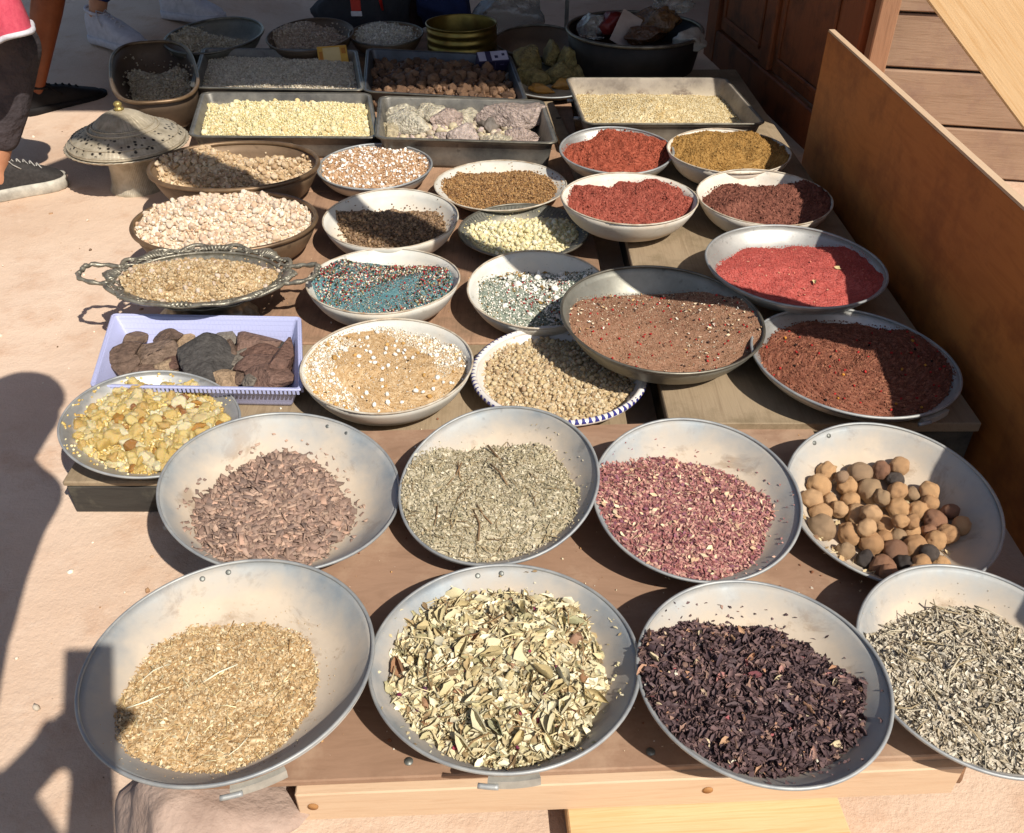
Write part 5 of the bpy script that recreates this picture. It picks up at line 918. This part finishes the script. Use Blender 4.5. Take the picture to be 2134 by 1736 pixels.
def figure(label, J, skin, top, bottom, shoes, leg_end=.04, sleeve=.5, shorts=False, tunic=None, hair=None, loose=1.0, grip=1.0):
    """J: ankle/knee/hip/shoulder/elbow/hand pairs, pelvis, chest, neck, head"""
    root = empty('person', (J['ankle'][0][0], J['ankle'][0][1], 0)); tag(root, label, 'person'); o0 = np.array(root.location); q = lambda p: np.asarray(p, float)-o0
    pts = [q(J['pelvis']), q(lerp(J['pelvis'], J['chest'], .5)), q(J['chest']), q(J['neck']), q(J['head']), q(J['head'])+(q(J['head'])-q(J['neck']))*.7]; rad = [.12, .11, .12, .055, .085, .07]; ed = [(0, 1), (1, 2), (2, 3), (3, 4), (4, 5)]
    def chain(start, ps, rs):
        k = start
        for p, r in zip(ps, rs): pts.append(q(p)); rad.append(r); ed.append((k, len(pts)-1)); k = len(pts)-1
        return k
    for s_ in (0, 1):
        chain(0, [J['hip'][s_], J['knee'][s_], lerp(J['knee'][s_], J['ankle'][s_], .35), J['ankle'][s_], np.array(J['ankle'][s_])-np.array([0, 0, .035])], [.085, .058, .056, .036, .034])
        hnd = chain(2, [J['shoulder'][s_], J['elbow'][s_], J['hand'][s_]], [.055, .042, .030]); dh = np.array(J['hand'][s_])-np.array(J['elbow'][s_]); dh /= np.linalg.norm(dh); sd = np.cross(dh, (0, 0, 1)); sd /= np.linalg.norm(sd)+1e-6; pal = chain(hnd, [np.array(J['hand'][s_])+dh*.06], [.03])
        for f in range(5):
            o_ = (f-2)*.016; ln_ = (.055, .075, .085, .08, .06)[f]*grip; b_ = np.array(J['hand'][s_])+dh*(.02 if f == 0 else .075)+sd*o_*1.2; chain(hnd if f == 0 else pal, [b_, b_+dh*ln_*.5+sd*o_*.3+np.array([0, 0, -.004]), b_+dh*ln_+np.array([0, 0, -.016])], [.009, .009, .008])
    skinmesh('body', pts, ed, rad, skin, root)
    P = [q(J['pelvis'])]; R_ = [.155*loose]; E_ = []
    for s_ in (0, 1):
        a, k_, h_ = J['ankle'][s_], J['knee'][s_], J['hip'][s_]; endp = k_ if shorts else lerp(a, k_, leg_end*2.2); ps = [h_, lerp(h_, k_, .55), k_] if shorts else [h_, k_, lerp(k_, a, .5), endp]; rs = [.12*loose, .11*loose, .105*loose] if shorts else [.118*loose, .088*loose, .075*loose, .062*loose]; pr = 0
        for p, r in zip(ps, rs): P.append(q(p)); R_.append(r); E_.append((pr, len(P)-1)); pr = len(P)-1
    skinmesh('shorts' if shorts else 'trousers', P, E_, R_, bottom, root)
    P = [q(J['pelvis'])+np.array([0, 0, .04]), q(lerp(J['pelvis'], J['chest'], .5)), q(J['chest']), q(lerp(J['chest'], J['neck'], .7))]; R_ = [.165, .15, .16, .085]; E_ = [(0, 1), (1, 2), (2, 3)]
    for s_ in (0, 1):
        pr = 2
        for p, r in ((J['shoulder'][s_], .08), (lerp(J['shoulder'][s_], J['elbow'][s_], min(1, sleeve*2)), .066), (lerp(J['elbow'][s_], J['hand'][s_], max(0, sleeve*2-1)), .052)): P.append(q(p)); R_.append(r); E_.append((pr, len(P)-1)); pr = len(P)-1
    skinmesh('shirt', P, E_, R_, top, root)
    V, F = ICO[3]; V = V.copy(); hd = q(J['head'])+(q(J['head'])-q(J['neck']))*.35; V = V[:]*np.array([.092, .105, .115]); V[:, 2] = np.maximum(V[:, 2], -.02); obj('hair', mesh(V+hd+np.array([0, -.008, .012]), F, hair or plain('dark_hair', '2a201a', '1c1612', 30, .6)), root)
    for (heel, toe, L, u, so_, la, *ex) in shoes: shoe(root, np.array(heel)-np.array([o0[0], o0[1], 0]), np.array(toe)-np.array([o0[0], o0[1], 0]), L, u, so_, la, *(ex or (1.0, 1.0, 1.0)))
    return root, o0
def stand(a0, a1, lean=(0, 0), h=1.68, face=(1, 0), knees=None, hip_z=None):
    """joints of a standing person from two ankles"""
    m = (np.array(a0)+a1)/2; f = np.array([face[0], face[1], 0.]); f /= np.linalg.norm(f); sd = np.array([-f[1], f[0], 0]); z0 = m[2]-.08; hz = hip_z or h*.53
    pel = np.array([m[0]+lean[0]*.4, m[1]+lean[1]*.4, z0+hz]); ch = pel+np.array([lean[0]*.6, lean[1]*.6, h*.24]); nk = ch+np.array([lean[0]*.2, lean[1]*.2, h*.10]); hd = nk+f*.03+np.array([0, 0, .10])
    hip = [pel+sd*.09+np.array([0, 0, -.04]), pel-sd*.09+np.array([0, 0, -.04])]; kn = knees or [lerp(a0, hip[0], .5)+f*.03, lerp(a1, hip[1], .5)+f*.03]; sh = [ch+sd*.17+np.array([0, 0, .08]), ch-sd*.17+np.array([0, 0, .08])]
    el = [sh[0]+sd*.05+np.array([0, 0, -.28]), sh[1]-sd*.05+np.array([0, 0, -.28])]; ha = [el[0]+f*.12+np.array([0, 0, -.20]), el[1]+f*.12+np.array([0, 0, -.20])]
    return dict(ankle=[np.array(a0), np.array(a1)], knee=kn, hip=hip, shoulder=sh, elbow=el, hand=ha, pelvis=pel, chest=ch, neck=nk, head=hd)
BLKU = plain('black_knit', '3a3634', '2a2725', 120, .8, 0, .6, .001, 400); WHT = plain('white_canvas', 'c9c6cc', 'b3b0b6', 40, .75, 0, .3); SOLE = plain('pale_rubber', 'c9c2b2', '9c968a', 30, .7, 0, .2); GLACE = plain('grey_lace', 'b5b0a8', '8c8882', 60, .8); BLK = plain('black_suede', '1c1716', '120f0e', 40, .8, 0, .4); WLACE = plain('white_lace', 'd8d5da', 'bcb9be', 60, .8)
DEN = plain('blue_denim', '2b3a6e', '222e58', 60, .8, 0, .4); DKT = plain('charcoal_cotton', '4a4244', '332d2f', 9, .85, 0, 1.0, .03, 11)
# person in the pink tunic: one sneaker in the sun at the left edge
h_, t_ = ray(-14, 418, 0), ray(143, 385, 0); an = lerp(h_, t_, .16)+np.array([0, 0, .10]); kn = at_y(22, 92, 2.84); hp = np.array([-1.70, 2.66, .84])
J = stand(an, an+np.array([-.30, -.06, 0]), (.05, -.2), 1.66, (t_-h_)[:2]); J['knee'][0] = kn; J['hip'][0] = hp; J['hip'][1] = hp+np.array([-.18, 0, 0]); off = hp+np.array([-.09, 0, .04])-J['pelvis']
for k in ('pelvis', 'chest', 'neck', 'head'): J[k] = J[k]+off
for k in ('shoulder', 'elbow', 'hand'): J[k] = [p+off for p in J[k]]
PNK = plain('pink_striped_cotton', 'd9596a', 'c8485c', 70, .8, 0, .5, .002, 90)
h2, t2 = h_+np.array([-.30, -.06, 0]), t_+np.array([-.30, -.06, 0])
rt, o0 = figure('person at the left edge in dark trousers, pink top and grey black laced sneaker', J, SKIN, PNK, DKT, [(h_, t_, None, BLKU, SOLE, GLACE, 1.75, 1.2, 1.9), (h2, t2, None, BLKU, SOLE, GLACE, 1.75, 1.2, 1.9)], leg_end=.13)
cx, cy = -1.655, 2.66; prof = [(.0, 1.18, .16), (.0, .95, .20), (.0, .78, .235), (.0, .62, .262), (.0, .545, .272), (.0, .53, .270), (.0, .56, .262), (.0, .8, .225)]
V, F = lathe([(r_, z_) for _, z_, r_ in prof], 64, 1, .8, wob=lambda a: 1+.05*np.sin(5*a)+.025*np.sin(11*a+1)); obj('tunic', mesh(V+np.array([cx-o0[0], cy-o0[1], 0]), F, PNK), rt)
V, F = tube(np.stack([np.array([math.cos(a)*.274*(1+.05*math.sin(5*a)+.025*math.sin(11*a+1)), .8*math.sin(a)*.274*(1+.05*math.sin(5*a)+.025*math.sin(11*a+1)), .535])+np.array([cx-o0[0], cy-o0[1], 0]) for a in TH[:-1]]), .008, 6, True); obj('hem', mesh(V, F, WLACE), rt)
# bare legged person behind, black shoe
h_, t_ = ray(48, 250, .0), ray(225, 212, .0); g = float(ground_z(h_[0], h_[1])); h_[2] = t_[2] = g; L = .33; dn = (t_-h_)/np.linalg.norm(t_-h_); h_ = t_-dn*L
an = h_+dn*.07+np.array([0, 0, .10]); J = stand(an, an+np.array([-.35, .15, 0]), (.05, 0), 1.7, dn[:2]); J['knee'][0] = at_y(112, -75, an[1]-.02)
figure('bare legged person with a black shoe standing in the shade behind the sneaker', J, SKIN2, plain('grey_shirt', '6a6a70', '55555a', 10, .85), DKT, [(h_, t_, L, BLK, BLK, BLK), (h_+np.array([-.35, .15, 0]), t_+np.array([-.35, .15, 0]), L, BLK, BLK, BLK)], shorts=True)
# person in white shoes and blue jeans
h1, t1 = ray(196, 80, .1), ray(296, 104, .1); h2, t2 = ray(344, 34, .12), ray(450, 46, .12); L = .35
for a, b_ in ((h1, t1), (h2, t2)): b_[2] = a[2] = float(ground_z(a[0], a[1]))
d1 = (t1-h1)/np.linalg.norm(t1-h1); d2 = (t2-h2)/np.linalg.norm(t2-h2)
J = stand(h1+d1*.075+np.array([0, 0, .12]), h2+d2*.075+np.array([0, 0, .12]), (0, 0), 1.75, d1[:2])
figure('person in white laced shoes and cuffed blue jeans at the top left', J, SKIN, plain('navy_top', '2c3244', '232838', 10, .85), DEN, [(h1, t1, L, WHT, WHT, WLACE, 1.3, 1.1, 1.1), (h2, t2, L, WHT, WHT, WLACE, 1.3, 1.1, 1.1)], leg_end=.11)
# photographer: the phone is at the camera, only the shadow of phone, arms and body reaches the picture
a0, a1 = np.array([-.26, -.42, .08]), np.array([-.04, -.40, .08]); J = stand(a0, a1, (-.02, .06), 1.60, (0, 1))
J['elbow'] = [np.array([-.30, -.22, .90]), np.array([-.02, -.22, .86])]; J['hand'] = [np.array([-.10, -.06, H-.13]), np.array([-.025, -.065, H-.145])]
J['shoulder'] = [J['chest']+np.array([-.17, 0, .06]), J['chest']+np.array([.17, 0, .06])]; J['hip'] = J['hip'][::-1]; J['knee'] = J['knee'][::-1]
figure('photographer standing before the stall, seen only as a shadow holding a phone', J, SKIN, plain('sand_shirt', 'b9a88c', 'a3937a', 10, .85), DKT, [(a0+np.array([0, -.05, -.08]), a0+np.array([0, .2, -.08]), .28, BLKU, SOLE, GLACE), (a1+np.array([0, -.05, -.08]), a1+np.array([0, .2, -.08]), .28, BLKU, SOLE, GLACE)], grip=.45)
V, F = box((0, 0, 0), (.076, .15, .008), .003); o = obj('phone', mesh(V, F, M['black'], False), None, Vector((-.012, 0, H))+Vector(-UPV*.034-FW*.012), (math.pi/2-PITCH, 0, 0)); tag(o, 'phone in the hands of the photographer, seen only as a shadow', 'phone')
# unseen figure added outside the left edge, bent to cast the large ground shadow
def cast(px, py, h): g = ray(px, py, 0); return g+SD*(h-g[2])/SD[2]
hd = cast(46, 846, 1.15); nk = cast(14, 960, 1.09); ch = cast(-75, 1065, 1.0); pel = cast(-112, 1325, 1.0)
a0, a1 = np.array([pel[0]-.20, pel[1]-.24, .08]), np.array([pel[0]-.06, pel[1]-.26, .08]); fd = np.array([ch[0]-pel[0], ch[1]-pel[1], 0]); fd /= np.linalg.norm(fd); sd = np.array([-fd[1], fd[0], 0])
J = dict(ankle=[a0, a1], knee=[a0+np.array([.03, .05, .46]), a1+np.array([.0, .05, .46])], hip=[pel+sd*.13, pel-sd*.0], pelvis=pel+sd*.05, chest=ch, neck=nk, head=lerp(nk, hd, .75), shoulder=[ch+sd*.15, ch-sd*.10], elbow=[ch+sd*.20+np.array([-.02, -.14, -.24]), ch-sd*.08+np.array([-.10, -.22, -.22])], hand=[ch+sd*.16+np.array([-.06, -.26, -.40]), ch-sd*.02+np.array([-.16, -.34, -.36])])
figure('unseen figure added beside the photographer, leaning forward to cast the large ground shadow', J, SKIN, plain('dark_jacket', '33323a', '28272e', 10, .85), DKT, [(a0+np.array([0, -.05, -.08]), a0+np.array([0, .2, -.08]), .28, BLKU, SOLE, GLACE), (a1+np.array([0, -.05, -.08]), a1+np.array([0, .2, -.08]), .28, BLKU, SOLE, GLACE)], loose=.85)
# ------------------------------------------------------------------ dark things at the back of the stall
def bundle(name, label, cat, px, py, z, r, sq, mat, seed):
    P = ray(px, py, z); V, F = rock(seed, 3, 6, .07, sq, (.6, .9), 4); V = V*r; o = obj(name, mesh(V, F, mat, True), None, (P[0], P[1], max(z, -float(V[:, 2].min())))); tag(o, label, cat)
CL1 = plain('dark_slate_cloth', '3c3d42', '2c2d31', 6, .9, 0, .6, .01, 14); CL2 = plain('maroon_cloth', '3e2622', '2c1a18', 6, .9, 0, .6, .01, 14); CL3 = plain('blue_cloth', '26325c', '1c2546', 6, .9, 0, .6, .01, 14)
bundle('cloth_sack', 'dark slate cloth sack behind the fluted bowl', 'sack', 760, 12, .16, .26, (1.0, .7, .65), CL1, 1201); bundle('cloth_sack', 'maroon brown cloth sack left of the blue bundle', 'sack', 852, 10, .14, .16, (.8, .8, .9), CL2, 1202); bundle('cloth_bundle', 'dark blue cloth bundle behind the brass sieve', 'bundle', 925, 8, .16, .2, (.9, .7, .8), CL3, 1203)
P = ray(1060, 35, .16); V, F = rock(1210, 3, 10, .08, (1.05, .5, .8), (.5, .85), 5); o = obj('plastic_sack', mesh(V*.21, F, CLB, False), None, (P[0], P[1], .17)); tag(o, 'cloudy clear plastic sack between sieve and cauldron', 'bag')
V, F = tube([(0, 0, 0), (-.012, 0, .10)], .011, 8); P = ray(796, 48, .12); o = obj('red_stick', mesh(V, F, plain('red_plastic', 'b8241c', '9a1c16', 10, .4)), None, (P[0], P[1]+.03, .17)); tag(o, 'short bright red stick behind the fluted bowl', 'stick')
P = at_y(741, 8, 4.35); rt = empty('red_tag', P); tag(rt, 'red ribbon tag with white end hanging over the slate sack', 'tag'); V, F = box((0, 0, .015), (.045, .006, .09), .002); obj('ribbon', mesh(V, F, plain('red_ribbon', 'c03a2c', 'a83024', 10, .6), False), rt); V, F = box((0, 0, -.042), (.05, .007, .022), .002); obj('white_end', mesh(V, F, WHT, False), rt)
V, F = box((0, 0, 0), (.02, .02, 1.2), .002); P = ray(1180, 58, .05); o = obj('metal_upright', mesh(V, F, M['iron'], False), None, (P[0], P[1], .6)); tag(o, 'thin grey metal upright left of the cauldron', 'upright')
# ------------------------------------------------------------------ crumbs and pebbles on the ground, boards
n = 3200; x = RNG.uniform(-2.2, .9, n); y = RNG.uniform(.45, 3.4, n); k = ~((x > xl-.02) & (x < 1.0) & (y > 1.25)) & ~((x > A[0]-.02) & (y > A[1]-.05) & (y < 1.4)); P = np.stack([x, y, ground_z(x, y)], -1)[k]
V, F, C = scatter(LMP0, P, RNG.uniform(0, 1, len(P))**9*.016+.0015, [('c9a888', 3), ('a98462', 2), ('e6d6c0', 2), ('7c6450', 1)]); tag(obj('gravel', mesh(V, F, M['grain'], False, col=C)), 'scattered small pebbles and crumbs on the packed sand', 'gravel', kind='stuff')
n = 1100; x = RNG.uniform(xl+.05, .2, n); y = RNG.uniform(yf+.05, 3.4, n); P1 = np.stack([x, y, np.full(n, Z_LEFT+.0015)], -1); s_ = RNG.uniform(.02, Lf, 700); tt = RNG.uniform(.02, dep-.05, 700); P2 = np.concatenate([A[None, :2]+ux*s_[:, None]+uy*tt[:, None], np.full((700, 1), Z_PLY+.0012)], 1)
V, F, C = scatter(OCT+FLK[:3]+STK[:1], np.concatenate([P1, P2]), RNG.uniform(0, 1, n+700)**4*.007+.0014, [('e2cfae', 3), ('b98f62', 2), ('8a5a40', 2), ('efe6d4', 1)]); tag(obj('spilled_crumbs', mesh(V, F, M['grain'], False, col=C)), 'tiny spilled crumbs lying on the boards between the bowls', 'crumbs', kind='stuff')
